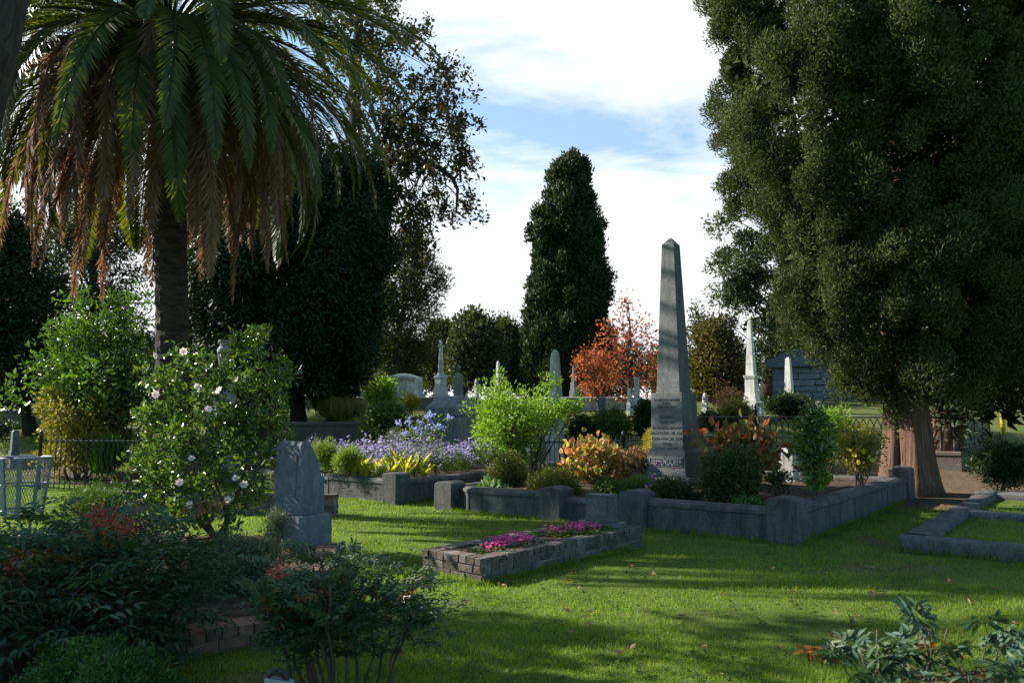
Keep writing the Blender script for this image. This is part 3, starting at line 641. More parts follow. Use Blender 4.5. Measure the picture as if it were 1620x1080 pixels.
def small_things():
    p = ont(1588, 24, .86); t = thing('bollard', 'thin yellow post by the far drive at right', 'bollard', p)
    MB().lathe([(.07, -.3), (.07, .80), (.05, .86), (.01, .88)], 12).build('pole', M['yellow'], t, smooth=True)
    p = at(436, 1084, 3.7); p[2] = .235
    t = thing('garden_light', 'small grey metal box with a black round band at the bottom edge', 'garden light', p, R(20))
    MB().tube([(0, 0, -.25), (0, 0, .09)], .012, 8).build('stake', M['rubber'], t)
    MB().add([(-.055, -.03, .065), (.075, -.03, .03), (.075, .03, .03), (-.055, .03, .065), (-.05, -.03, .125), (.085, -.03, .09), (.085, .03, .09), (-.05, .03, .125)], [(3, 2, 1, 0), (4, 5, 6, 7), (0, 1, 5, 4), (1, 2, 6, 5), (2, 3, 7, 6), (3, 0, 4, 7)]).build('box', M['greybox'], t, bevel=.006)
    MB().tube([(.0 + .045 * math.cos(a), .0, .105 + .04 * math.sin(a)) for a in np.linspace(-.4, math.pi + .4, 14)], .016, 8).build('band', M['rubber'], t, smooth=True)
small_things()
# ------------------------------------------------------------------ foliage materials
LM = {}
LM['cedar'] = leaf_mat('cedar_spray', [(.032, .048, .016), (.047, .064, .021), (.066, .082, .028), (.090, .095, .036)], .2, .7, .12)
LM['cypress'] = leaf_mat('cypress_spray', [(.016, .030, .013), (.030, .048, .018), (.045, .065, .022)], .12, .6, .2)
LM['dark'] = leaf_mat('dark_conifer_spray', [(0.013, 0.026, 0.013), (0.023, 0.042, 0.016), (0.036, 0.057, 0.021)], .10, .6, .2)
LM['sequoia'] = leaf_mat('blue_green_needles', [(.030, .046, .026), (.048, .070, .032), (.070, .090, .040)], .2, .6, .2)
LM['pine'] = leaf_mat('pine_needles', [(.030, .040, .018), (.055, .066, .026), (.085, .088, .036)], .22, .6, .2)
LM['oak'] = leaf_mat('oak_leaf', [(.022, .026, .012), (.035, .045, .014), (.075, .040, .020), (.030, .05, .016)], .3, .5, .3)
LM['olive'] = leaf_mat('olive_leaf', [(.045, .050, .015), (.075, .070, .020), (.11, .075, .025), (.06, .065, .02)], .3, .55, .2)
LM['far'] = leaf_mat('far_leaf', [(.035, .045, .020), (.055, .066, .026), (.085, .085, .036)], .2, .6, .2)
LM['red'] = leaf_mat('autumn_red_leaf', [(.33, .075, .04), (.42, .13, .065), (.47, .21, .11), (.26, .07, .04)], .42, .55, .2, (1.1, .7, .5))
LM['orange'] = leaf_mat('autumn_orange_leaf', [(.38, .12, .05), (.45, .20, .09), (.30, .10, .05)], .4, .55, .2, (1.1, .8, .5))
LM['camellia'] = leaf_mat('glossy_leaf', [(.030, .062, .010), (.055, .105, .016), (.09, .14, .022), (.14, .17, .03)], .34, .24, .55)
LM['camellia_bright'] = leaf_mat('glossy_bright_leaf', [(0.034, 0.075, 0.011), (0.069, 0.127, 0.017), (0.115, 0.172, 0.023)], .35, .25, .6)
LM['yellowgreen'] = leaf_mat('yellowing_leaf', [(.11, .12, .02), (.20, .17, .03), (.28, .20, .035), (.13, .13, .03)], .4, .5, .3)
LM['lime'] = leaf_mat('lime_leaf', [(.11, .20, .02), (.17, .26, .03), (.22, .31, .045)], .45, .5, .3)
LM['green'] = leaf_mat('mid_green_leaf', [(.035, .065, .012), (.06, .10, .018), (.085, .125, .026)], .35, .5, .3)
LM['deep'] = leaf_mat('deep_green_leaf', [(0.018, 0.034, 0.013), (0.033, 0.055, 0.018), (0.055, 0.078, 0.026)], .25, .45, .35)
LM['boxy'] = leaf_mat('olive_bush_leaf', [(0.068, 0.074, 0.014), (0.115, 0.115, 0.024), (0.162, 0.149, 0.032)], .3, .5, .3)
LM['azalea'] = leaf_mat('azalea_leaf', [(0.022, 0.041, 0.014), (0.041, 0.070, 0.020), (0.068, 0.097, 0.027), (0.088, 0.041, 0.027)], .25, .45, .35)
LM['greygreen'] = leaf_mat('grey_green_leaf', [(0.075, 0.094, 0.069), (0.112, 0.131, 0.094), (0.150, 0.163, 0.125)], .25, .6, .2)
LM['nandina'] = leaf_mat('nandina_leaf', [(0.024, 0.057, 0.039), (0.039, 0.084, 0.054), (0.060, 0.112, 0.063), (0.090, 0.105, 0.045)], .22, .5, .25)
LM['nandina_orange'] = leaf_mat('nandina_autumn_leaf', [(.14, .06, .015), (.20, .09, .02), (.09, .07, .02)], .35, .4, .4, (1.1, .8, .4))
LM['box'] = leaf_mat('box_leaf', [(0.027, 0.074, 0.016), (0.047, 0.115, 0.024), (0.081, 0.162, 0.034)], .3, .35, .4)
LM['autumnbush'] = leaf_mat('hydrangea_leaf', [(.40, .15, .075), (.42, .25, .13), (.22, .23, .055), (.16, .19, .04), (.36, .33, .09), (.44, .21, .16)], .45, .5, .3, (1.1, .95, .45))
LM['redbush'] = leaf_mat('red_hydrangea_leaf', [(.22, .055, .045), (.28, .10, .065), (.10, .13, .03), (.08, .11, .025), (.30, .14, .05)], .4, .5, .3, (1.1, .7, .5))
LM['pinkbush'] = leaf_mat('pink_bush_leaf', [(.30, .16, .11), (.24, .15, .09), (.16, .15, .05)], .35, .55, .25, (1.1, .85, .6))
LM['feather'] = leaf_mat('yellow_feather_leaf', [(.28, .23, .04), (.34, .28, .05), (.2, .2, .04)], .45, .5, .25)
LM['grassy'] = leaf_mat('dry_grass_leaf', [(.22, .17, .07), (.15, .15, .05), (.26, .20, .10), (.10, .13, .03)], .35, .6, .2, (1, 1, .5))
LM['iris'] = leaf_mat('strap_leaf', [(.06, .12, .015), (.10, .17, .02)], .4, .45, .3)
LM['aster'] = leaf_mat('aster_leaf', [(0.066, 0.110, 0.028), (0.110, 0.154, 0.044), (0.154, 0.187, 0.055)], .4, .55, .2)
LM['astersoft'] = leaf_mat('feathery_leaf', [(.14, .19, .04), (.19, .24, .05)], .45, .55, .2)
LM['canna'] = leaf_mat('yellow_canna_leaf', [(.40, .36, .02), (.48, .42, .03), (.22, .30, .03), (.34, .34, .03)], .5, .4, .35, (1, 1, .35))
LM['purple'] = leaf_mat('purple_petal', [(0.432, 0.389, 0.626), (0.540, 0.497, 0.734), (0.356, 0.302, 0.562)], .35, .6, .1, (.8, .7, 1.))
LM['blue'] = leaf_mat('pale_blue_petal', [(.42, .46, .78), (.5, .55, .85)], .35, .6, .1, (.8, .8, 1.))
LM['pink'] = leaf_mat('pink_petal', [(.55, .07, .30), (.62, .13, .40), (.68, .24, .48)], .35, .5, .2, (1, .5, .7))
LM['white'] = leaf_mat('white_petal', [(.72, .62, .66), (.78, .74, .74), (.75, .55, .62)], .35, .5, .2, (.8, .75, .75))
LM['stamen'] = leaf_mat('yellow_stamen', [(.55, .40, .04), (.6, .45, .06)], .2, .6, .1)
LM['yellowrose'] = leaf_mat('yellow_petal', [(.70, .60, .04), (.65, .55, .03)], .4, .5, .2, (1, 1, .3))
LM['berry'] = leaf_mat('red_berry', [(.38, .02, .012), (.48, .04, .02)], 0, .35, .5)
LM['palm'] = leaf_mat('palm_leaflet', [(.036, .060, .014), (.052, .080, .018), (.085, .105, .020)], .42, .42, .35, (1.6, 1.35, .15))
LM['palmdead'] = leaf_mat('dead_palm_leaflet', [(.16, .096, .066), (.22, .145, .10), (.28, .195, .145)], .30, .7, .12, (1, .80, .62))
LM['turf'] = leaf_mat('grass_blade', [(.105, .18, .018), (.145, .23, .026), (.185, .255, .036), (.23, .24, .07)], .5, .5, .25, (1.05, 1.15, .35), [0, .4, .85, 1], (.17, .15, .05))
LM['fallen'] = leaf_mat('fallen_leaf', [(.20, .10, .05), (.28, .16, .09), (.34, .22, .14)], .15, .8, .1)
LM['succulent'] = leaf_mat('pale_green_leaf', [(.16, .24, .10), (.24, .30, .16), (.12, .22, .05)], .35, .4, .35)
BK = {}
BK['palm'] = bark_mat('palm_bark', (.060, .042, .032), (.022, .016, .012), (2, 2, 7), 1., .06)
BK['cedar'] = bark_mat('red_cedar_bark', (.17, .10, .072), (.065, .038, .028), (14, 14, .9), 1., .05)
BK['dark'] = bark_mat('dark_bark', (.045, .036, .03), (.02, .016, .013))
BK['oak'] = bark_mat('oak_bark', (.06, .05, .042), (.025, .02, .018), (7, 7, 2))
BK['grey'] = bark_mat('grey_bark', (.12, .11, .10), (.05, .045, .04), (8, 8, 2))
BK['stem'] = bark_mat('shrub_stem', (.085, .065, .055), (.04, .03, .026), (20, 20, 4), .5, .01)
# ------------------------------------------------------------------ trees
def rows_at(rows, y):
    r = np.array(rows, float); return np.interp(y, r[:, 0], r[:, 1]), np.interp(y, r[:, 0], r[:, 2])
def sil_blobs(rows, Y, n, rad, depth=.9, shell=.55, zpow=1.):
    """clump centres filling a body of revolution whose silhouette has the given rows (y, xl, xr)"""
    r = np.array(rows, float); ys = np.linspace(r[0, 0], r[-1, 0], 200); xl, xr = rows_at(rows, ys); w = np.maximum(xr - xl, 4) ** .9
    y = rng.choice(ys, n, p=w / w.sum()) + rng.normal(size=n) * 3; xl, xr = rows_at(rows, y); m = Y / (FPX * CT - (540 - y) * ST)
    hw = np.maximum((xr - xl) / 2 * m - rad * .75, .05)
    a = rng.uniform(0, 2 * math.pi, n); q = shell + (1 - shell) * np.sqrt(rng.random(n))
    a = np.where(rng.random(n) < .45, -np.abs(a % math.pi), a)              # a few more on the near side, which is what is seen
    C = np.stack([((xl + xr) / 2 - 810) * m + hw * q * np.cos(a), Y + hw * depth * q * np.sin(a), np.array([at(0, v, Y)[2] for v in y])], 1)
    return C
def tree(name, label, cat, px, Y, rows, leaf, bark, nb, per, L, W, rad, tr=.2, shell=.55, depth=.9, limbs=24, base=None, out=.6, up=.3, rnd=.7, inner=.45,
         squash=(1, 1, 1), lean=0., top=None, group=None, extra=None, lobes=None, limb_r=.05, shape='quad', core=0, plumes=0):
    b = ont(px, Y) if base is None else np.array(base, float)
    t = thing(name, label, cat, b, 0, group)
    C = sil_blobs(rows, Y, nb, rad, depth, shell)
    if plumes:                                                              # upright tufts standing proud of the crown, dark gaps between
        Cp = sil_blobs(rows, Y, plumes, rad * .6, depth, .97); ax = np.array((((r0_ := np.array(rows, float))[:, 1:].mean() - 810) * mpp(Y), Y)); o = unit(Cp[:, :2] - ax); k = 5; s = rng.uniform(-1, 1, (plumes, k))
        w = rng.uniform(.80, 1.06, plumes); Cp[:, :2] = ax + (Cp[:, :2] - ax) * w[:, None]
        hgt = rad * rng.uniform(.5, 1.7, plumes); q = Cp[:, None] + np.stack([o[:, None, 0] * s * .5 * hgt[:, None], o[:, None, 1] * s * .5 * hgt[:, None], s * hgt[:, None]], -1)
        C = np.concatenate([C, (q + rng.normal(size=q.shape) * rad * .45).reshape(-1, 3)])
    if extra is not None: C = np.concatenate([C, np.asarray(extra)])
    rr = rad * rng.uniform(.65, 1.3, len(C))
    V, F = blob_leaves(C, rr, per, L, W, out, up, rnd, inner, squash, shape)
    if core:                                                                # coarse inner foliage that closes the heart of a dense crown
        Ci = sil_blobs(rows, Y, core, rad * 2.2, depth * .9, .2); V2, F2 = blob_leaves(Ci, np.full(core, rad * .8), 10, rad * .6, rad * .34, .5, .4, 1., .1); F = np.concatenate([F, F2 + len(V)]); V = np.concatenate([V, V2])
    link('crown', np_mesh('crown', V, F), leaf, t, True)
    mb = MB(); zt = at(0, rows[0][0], Y)[2] if top is None else top; r0 = np.array(rows[0]); cx = at((r0[1] + r0[2]) / 2, r0[0], Y)[0] + lean
    ztop = b[2] + (zt - b[2]) * .93; n = 9
    P = np.stack([np.linspace(b[0], cx, n), np.full(n, b[1]), np.linspace(b[2] - .2, ztop, n)], 1); P[1:-1, :2] += rng.normal(size=(n - 2, 2)) * tr * .25
    rad_ = tr * np.linspace(1, .12, n) ** .8; rad_[0] *= 1.35
    mb.tube(P, rad_, 10, lobes); mb.build('trunk', bark, t, True, smooth=True)
    if limbs:
        mb = MB(); idx = rng.choice(len(C), min(limbs, len(C)), replace=False)
        for i in idx:
            c = C[i]; h = np.clip((c[2] - b[2]) / max(ztop - b[2], .1) * rng.uniform(.55, .85), .12, .9); p0 = np.array([np.interp(h, np.linspace(0, 1, n), P[:, k]) for k in range(3)])
            d = np.linalg.norm(c - p0); mb.tube(curve(p0, c, d * .06, 6, d * .035), np.linspace(limb_r, limb_r * .2, 6) * min(1.6, .6 + d * .15), 5)
        mb.build('limbs', bark, t, True, smooth=True)
    return t
def bush(name, label, cat, box, Y, leaf, nb, per, L, W, rad=None, z=None, stems=7, bark=None, depth=1., out=.6, up=.35, rnd=.7, shape='quad', group=None, low=.15, inner=.35, bend=0., base_px=None, arms=0):
    """box = (xl, xr, ytop, ybottom) in photo pixels at depth Y"""
    xl, xr, yt, yb = box; m = mpp(Y); px = (xl + xr) / 2; zt, zb = at(px, yt, Y)[2], at(px, yb, Y)[2]
    b = ont(px if base_px is None else base_px, Y, terr(0, Y) if z is None else z); rx = (xr - xl) / 2 * m; h = zt - zb; rad = rad or min(rx, h / 2) * .38
    t = thing(name, label, cat, b, 0, group)
    d = rdir(nb); f = rng.uniform(0, 6.28, 4); a_ = np.arctan2(d[:, 1], d[:, 0]); lump = .80 + .20 * np.sin(2 * a_ + f[0] + 2.5 * d[:, 2]) + .14 * np.sin(5 * a_ + f[1] + 4 * d[:, 2] * np.sin(f[2])) + rng.normal(size=nb) * .09
    q = rng.random(nb) ** .45 * np.clip(lump, .35, 1.15)
    C = np.stack([(px - 810) * m + d[:, 0] * q * (rx - rad * .8), Y + d[:, 1] * q * (rx - rad * .8) * depth, zb + h * .5 + d[:, 2] * q * (h / 2 - rad * .7)], 1)
    if arms:                                                                # clumps strung along branches that fan out from the base
        an = rng.uniform(0, 6.28, arms); sp = np.sqrt(rng.random(arms)); hh = np.sqrt(np.clip(1 - sp ** 2 * .75, .1, 1)) * rng.uniform(.6, 1.05, arms)
        E = np.stack([(px - 810) * m + np.cos(an) * sp * rx * .92, Y + np.sin(an) * sp * rx * depth * .92, zb + h * hh], 1); k = rng.integers(arms, size=nb); t_ = rng.uniform(low, 1., nb)[:, None] ** .7
        S0 = np.array((b[0], b[1], zb)); C = S0 + (E[k] - S0) * t_ * np.array((1, 1, 1)) + np.array((0, 0, 1)) * h * .16 * np.sin(t_ * 3.14) + rng.normal(size=(nb, 3)) * rad * .55
    V, F = blob_leaves(C, rad * rng.uniform(.45, 1.45, nb), per, L, W, out, up, rnd, inner, (1, 1, 1), shape, bend)
    V[:, 2] = np.maximum(V[:, 2], b[2] + .01 * rng.random(len(V)))
    link('foliage', np_mesh('foliage', V, F), leaf, t, True)
    if stems:
        mb = MB(); s = min(.03, rx * .03)
        for i in range(stems):
            c = C[rng.integers(nb)]; p0 = b + np.array((rng.normal() * rx * .08, rng.normal() * rx * .08, -.05)); mb.tube(curve(p0, c, 0, 6, rx * .04), np.linspace(s, s * .3, 6), 5)
        mb.build('stem', bark or BK['stem'], t, True, smooth=True)
    t['_C'] = 0; del t['_C']
    return t, C
def near_surface(C, n, up=.2):
    """points on the near side of a shrub, for blossoms"""
    w = -C[:, 1] + up * C[:, 2] + rng.normal(size=len(C)) * .05; i = np.argsort(w)[::-1][:max(n * 2, 6)]; return C[rng.choice(i, n, replace=n > len(i))]
# ------------------------------------------------------------------ palm
def frond_mesh(L, e0, curl, dead=False, az=0., npair=150, ll=.56, sway=0.):
    n = 16; s = np.linspace(0, 1, n); el = e0 - curl * (s ** 1.2 if not dead else np.minimum(s / .72, 1) ** .9)
    st = L / (n - 1); x = np.concatenate([[0], np.cumsum(np.cos(el[:-1]) * st)]); z = np.concatenate([[0], np.cumsum(np.sin(el[:-1]) * st)]); y = sway * s ** 2
    P = np.stack([x, y, z], 1)
    k = np.linspace(.13, .995, npair); pos_ = np.stack([np.interp(k, s, P[:, i]) for i in range(3)], 1); e = np.interp(k, s, el)
    T = np.stack([np.cos(e), np.zeros_like(e), np.sin(e)], 1); U = np.stack([-np.sin(e), np.zeros_like(e), np.cos(e)], 1); S = np.array((0, 1., 0))
    lst = []; prof = ll * np.sin(np.clip(k * 1.02, 0, 1) * math.pi) ** .45 * (.75 + .35 * (1 - k))
    for sd in (-1, 1):
        f = rng.normal(size=npair) * .10
        if dead: D = T * (.95 + f[:, None]) + sd * S * rng.uniform(.2, .85, (npair, 1)) + np.array((0, 0, -.35)) + rng.normal(size=(npair, 3)) * .14
        else: D = T * (.75 + f[:, None] + .5 * k[:, None]) + sd * S * (.95 - .30 * k[:, None]) + U * (.22 + rng.normal(size=(npair, 1)) * .12) + np.array((0, 0, -.22)) + rng.normal(size=(npair, 3)) * .05
        N = U + sd * S * -.4 + rng.normal(size=(npair, 3)) * (.5 if dead else .12)
        lst.append(leaf_arrays(pos_, D, N, prof * rng.uniform(.85, 1.1, npair), .030 if not dead else .024, 'quad', .15, .10))
    mb = MB(); mb.tube(P, np.linspace(.035, .006, n), 5); me = mb.v; Fq = [f for f in mb.f if len(f) == 4]
    lst.append((np.array(me), np.array(Fq)))
    V, F = cat_arrays(lst); c, q = math.cos(az), math.sin(az)
    V = np.stack([V[:, 0] * c - V[:, 1] * q, V[:, 0] * q + V[:, 1] * c, V[:, 2]], 1)
    return np_mesh('frond', V, F)
def palm_tree(name, label, b, top, tr, L, ng, nd, group=None, lod=1.):
    t = thing(name, label, 'palm tree', b, 0, group); H = top[2] - b[2]; lx = top[0] - b[0]
    mb = MB(); n = 90; zz = np.linspace(-.3, H, n); r = tr * (1 + .25 * np.exp(-np.maximum(zz, 0) / .5) + .35 * np.clip((zz - H + 1.6) / 1.6, 0, 1))
    r = r * (1 + .045 * np.where(np.arange(n) % 2, 1, -1)) * (1 + rng.normal(size=n) * .015)
    P = np.stack([lx * zz / H + .04 * np.sin(zz * .6), .05 * np.sin(zz * .5), zz], 1)
    mb.tube(P, r, 18, lambda a, s: 1 + .05 * np.cos(9 * a + s * 140)); mb.build('trunk', BK['palm'], t)
    # old leaf bases under the crown
    V = []; nb_ = 150; a = rng.uniform(0, 6.28, nb_); z = H - rng.uniform(.1, 1.9, nb_); Pb = np.stack([np.cos(a) * tr + lx * z / H, np.sin(a) * tr, z], 1)
    D = np.stack([np.cos(a) * .8, np.sin(a) * .8, rng.uniform(-.2, .9, nb_)], 1); Nn = np.stack([np.cos(a) * -.5, np.sin(a) * -.5, np.ones(nb_)], 1)
    link('leaf_bases', leaf_mesh('leaf_bases', Pb, D, Nn, rng.uniform(.3, .55, nb_), .12, 'leaf'), BK['palm'], t)
    for i in range(ng):
        s = (i + .5) / ng; e0 = R(66 - 86 * s ** .7 + rng.normal() * 7); az = i * 2.39996 + rng.normal() * .12
        me = frond_mesh(L * rng.uniform(.88, 1.05), e0, R(80 + 12 * s + rng.normal() * 10), False, az, int(150 * lod), sway=rng.normal() * .25)
        o = link('frond', me, LM['palm'], t); o.location = (lx + math.cos(az) * tr * .8, math.sin(az) * tr * .8, H - .5 * s + .25)
    for i in range(nd):
        s = (i + .5) / nd; az = i * 2.39996 * 1.07 + rng.normal() * .2; e0 = R(rng.uniform(0, 40) - 55 * s)
        me = frond_mesh(L * rng.uniform(.66, .92), e0, R(86) + e0 * .95 + R(rng.normal() * 6), True, az, int(150 * lod), .44)
        o = link('dead_frond', me, LM['palmdead'], t); o.location = (lx + math.cos(az) * tr, math.sin(az) * tr, H - .55 - .5 * s)
    return t
# ------------------------------------------------------------------ nandina: canes with compound leaves
def pinnate(P0, D0, L, pairs, ll, lw):
    """(n) compound leaves -> arrays of leaflets; each has a rachis with paired side stalks of leaflets"""
    lst = []; mb = MB()
    for p, d, l in zip(P0, D0, L):
        d = unit(d); s = unit(np.cross(d, (0, 0, 1.) + rng.normal(size=3) * .1)); u = np.cross(s, d)
        ps, ds = [], []
        pts = [p + d * l * t - np.array((0, 0, 1)) * l * .28 * t * t for t in np.linspace(0, 1, 5)]; mb.tube(pts, np.linspace(.0022, .001, 5), 3)
        for t in np.linspace(.35, 1, pairs):
            q = p + d * l * t - np.array((0, 0, 1)) * l * .28 * t * t
            for sd in (-1, 1):
                br = unit(s * sd + d * .55 + u * .15); bl = l * .34 * (1.15 - t * .6)
                for v in (.45, 1.):
                    e = q + br * bl * v
                    for s2 in (-1, 1): ps.append(e); ds.append(br * .5 + np.cross(br, u) * s2 * .8 + np.array((0, 0, -.25)) + rng.normal(size=3) * .18)
                ps.append(q + br * bl); ds.append(br + np.array((0, 0, -.2)) + rng.normal(size=3) * .15)
        ps.append(p + d * l - np.array((0, 0, 1)) * l * .28); ds.append(d + np.array((0, 0, -.35)))
        k = len(ps); lst.append(leaf_arrays(np.array(ps), np.array(ds), np.tile(u, (k, 1)) + rng.normal(size=(k, 3)) * .25, ll * rng.uniform(.7, 1.2, k), lw * rng.uniform(.85, 1.15, k), 'leaf', .18, .12))
    return lst, mb
def nandina(label, px, Y, w, h, canes, leaves, ll=.055, lw=.019, berries=(), orange=0, cane_r=.011, bare=.45, lean=.35, seed_spread=.5, rl=.34, upb=0.):
    b = ont(px, Y, 0.); t = thing('nandina_shrub', label, 'shrub', b); mb = MB(); tops = []
    for i in range(canes):
        a = rng.uniform(0, 6.28); r = math.sqrt(rng.random()); p0 = np.array((math.cos(a) * r * w * seed_spread * .45, math.sin(a) * r * w * seed_spread * .3, -.05)); hh = h * rng.uniform(.62, .95)
        p1 = np.array((p0[0] + math.cos(a) * r * w * lean, p0[1] + math.sin(a) * r * w * lean * .8, hh)); P = curve(p0, p1, 0, 8, .012); P[:, :2] += np.sin(np.linspace(0, 3, 8))[:, None] * rng.normal(size=2) * .015
        mb.tube(P, np.linspace(cane_r * 1.2, cane_r * .55, 8) * rng.uniform(.8, 1.2), 6); tops.append(P)
    mb.build('cane', BK['stem'], t, smooth=True)
    P0, D0 = [], []
    for i in range(leaves):
        P = tops[rng.integers(len(tops))]; s = bare + (1 - bare) * rng.random() ** .8; k = s * 7; j = min(int(k), 6); q = P[j] + (P[j + 1] - P[j]) * (k - j)
        a = rng.uniform(0, 6.28); P0.append(q); D0.append(np.array((math.cos(a), math.sin(a), rng.uniform(-.1, .75) + .5 * (s - .7) + upb)))
    L = rng.uniform(.6, 1.15, leaves) * w * rl
    m = leaves - orange
    lst, rb = pinnate(P0[:m], D0[:m], np.minimum(L[:m], .42), 4, ll, lw); V, F = cat_arrays(lst); link('foliage', np_mesh('foliage', V, F), LM['nandina'], t)
    rb.build('leaf_stalks', BK['stem'], t)
    if orange:
        lst, rb = pinnate(P0[m:], D0[m:], np.minimum(L[m:], .42), 3, ll * 1.1, lw * 1.1); V, F = cat_arrays(lst); link('autumn_leaves', np_mesh('autumn_leaves', V, F), LM['nandina_orange'], t)
    for bp, by, bY in berries:
        c = at(bp, by, bY) - b; mb = MB()
        for k in range(46):
            u = rng.normal(size=3) * (.045, .03, .035); rr = .0052; ph = [(0, -rr), (rr * .8, -rr * .55), (rr, 0), (rr * .8, rr * .55), (0.0002, rr)]
            mb.lathe(ph, 6, tuple(c + u)); mb.tube([c + u, c + u * .3 + np.array((0, 0, -.03))], .0009, 3)
        mb.build('berries', LM['berry'], t, smooth=True)
    return t
# ------------------------------------------------------------------ flowers
def blossom_mesh(r, petals=6, cup=.25):
    a = np.arange(petals) * 2 * math.pi / petals; D = np.stack([np.cos(a), np.sin(a), np.full(petals, cup)], 1); N = np.tile((0, 0, 1.), (petals, 1)) + rng.normal(size=(petals, 3)) * .15
    return leaf_mesh('blossom', np.zeros((petals, 3)), D, N, r * rng.uniform(.85, 1.1, petals), r * .75, 'leaf', -.12, .1)
def put_blossom(parent, loc, me, mat, centre=True, name='blossom', facing=None):
    o = bpy.data.objects.new(name, me); COL.objects.link(o); o.parent = parent; o.location = [float(v) for v in (np.array(loc) - np.array(parent.location))]
    if not me.materials: me.materials.append(mat)
    d = Vector(facing if facing is not None else (rng.normal() * .5, -1, .35 + rng.normal() * .4)); o.rotation_euler = d.to_track_quat('Z', 'Y').to_euler()
    return o
# ================================================================== TREES
palm_tree('palm_tree', 'tall date palm with a skirt of dead brown fronds hanging round its rough trunk', PALM, at(268, 50, 13.2), .265, 5.0, 118, 84)
bg = ont(332, 33); palm_tree('palm_tree', 'smaller far palm glimpsed through the gap right of the big palm trunk', bg, at(325, 315, 33), .3, 2.6, 20, 10, lod=.5)
cl = lambda a, s: 1 + .22 * np.cos(3 * a + 1.2) + .07 * np.cos(7 * a + s * 2)
CR = [(-260, 1310, 1560), (-120, 1220, 1640), (0, 1132, 1690), (130, 1122, 1690), (210, 1144, 1685), (260, 1154, 1680), (300, 1180, 1675), (340, 1200, 1675), (420, 1220, 1670), (450, 1226, 1670), (500, 1244, 1665), (540, 1264, 1660), (570, 1296, 1650), (595, 1330, 1640), (612, 1370, 1625)]
def cedar():
    Y = 15.7; t = tree('cedar_tree', 'huge dense cedar with lit clumps of foliage and a reddish fluted trunk at right', 'tree', 1440, Y, CR, LM['cedar'], BK['cedar'], 190, 560, .085, .022, .30, .40, .55, .86, 14, CEDAR, .35, .65, .75, .3, (1, 1, 1.15), lobes=None, limb_r=.05, core=2300, plumes=380)
    tr = [c for c in t.children if c.name.startswith('trunk')][0]; old = tr.data
    mb = MB(); n = 14; zz = np.linspace(-.15, 5, n)
    for ox, oy, r, ph in ((-.30, .02, .21, 0.), (-.02, -.20, .25, 1.), (.27, .06, .24, 2.), (.02, .22, .26, 3.)):
        f = np.interp(zz, [-.15, .05, .5, 2, 5], [1.55, 1.3, 1.05, .92, .6]); sp = np.interp(zz, [0, 1.5, 5], [1.12, .92, .5])
        mb.tube(np.stack([ox * sp + .04 * np.sin(zz * 1.3 + ph), oy * sp + .03 * np.cos(zz + ph), zz], 1), r * f, 22, lambda a, s: 1 + .10 * np.cos(5 * a + ph + 2 * s) + .05 * np.cos(11 * a + 4 * s))
    mb.tube(np.stack([.1 + .0 * zz, np.zeros(n), zz + 4.5], 1), np.linspace(.3, .1, n), 10)
    me = mb.mesh('trunk', True); me.materials.append(BK['cedar']); tr.data = me; bpy.data.meshes.remove(old)
cedar()
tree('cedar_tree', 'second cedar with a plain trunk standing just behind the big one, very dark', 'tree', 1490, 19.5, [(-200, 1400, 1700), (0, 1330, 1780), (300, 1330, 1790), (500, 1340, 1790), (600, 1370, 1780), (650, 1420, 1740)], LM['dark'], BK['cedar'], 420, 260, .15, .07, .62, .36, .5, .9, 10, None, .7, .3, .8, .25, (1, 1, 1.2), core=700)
tree('cypress_tree', 'tall narrow dark cypress standing alone against the sky in the middle', 'tree', 900, 38, [(250, 893, 922), (258, 886, 930), (275, 880, 936), (300, 877, 938), (335, 862, 941), (350, 849, 943), (400, 841, 948), (450, 837, 953), (500, 835, 961), (560, 832, 962), (600, 838, 960), (618, 855, 945)], LM['cypress'], BK['dark'], 300, 170, .20, .085, .36, .3, .60, .9, 0, None, .4, .8, .6, .3, (1, 1, 1.3), core=420, plumes=170)
tree('sequoia_tree', 'blue green conifer with open layered branches behind the big cedar', 'tree', 1214, 40, [(225, 1225, 1300), (262, 1150, 1330), (290, 1128, 1330), (305, 1138, 1330), (330, 1120, 1330), (370, 1100, 1330), (400, 1118, 1330), (440, 1106, 1325), (480, 1120, 1320), (520, 1112, 1310), (560, 1140, 1300), (590, 1170, 1280)], LM['sequoia'], BK['oak'], 230, 210, .24, .08, .62, .42, .3, .9, 60, None, .7, .1, .9, .2, (1.25, 1.25, .7))
AUT = [(468, 985, 1003), (490, 962, 1012), (520, 940, 1045), (560, 905, 1060), (590, 897, 1062), (612, 905, 1050), (628, 930, 1030)]
tree('crape_myrtle', 'small tree in fiery red autumn leaf left of the tall obelisk', 'tree', 997, 28, AUT, LM['red'], BK['grey'], 130, 15, .13, .07, .42, .09, .15, .9, 90, None, .5, .0, 1., .1, limb_r=.028)
tree('crape_myrtle', 'sparse pale orange small tree with bare twigs left of the red one', 'tree', 952, 27, [(555, 905, 960), (580, 895, 985), (610, 905, 985), (622, 925, 975)], LM['orange'], BK['grey'], 42, 30, .11, .06, .3, .06, .15, .9, 42, None, .5, .0, 1., .1, limb_r=.022)
tree('round_tree', 'rounded olive brown tree in the shade right of the tall obelisk', 'tree', 1135, 33, [(520, 1105, 1150), (550, 1088, 1175), (600, 1082, 1185), (640, 1090, 1178)], LM['olive'], BK['oak'], 110, 130, .16, .09, .6, .16, .4, .9, 20, None)
tree('bare_topped_tree', 'thin grey twiggy tree top rising behind the olive brown tree', 'tree', 1108, 44, [(486, 1095, 1112), (510, 1085, 1128), (550, 1080, 1135), (600, 1080, 1140)], LM['far'], BK['grey'], 60, 60, .2, .08, .6, .16, .2, .9, 50, None, limb_r=.05)
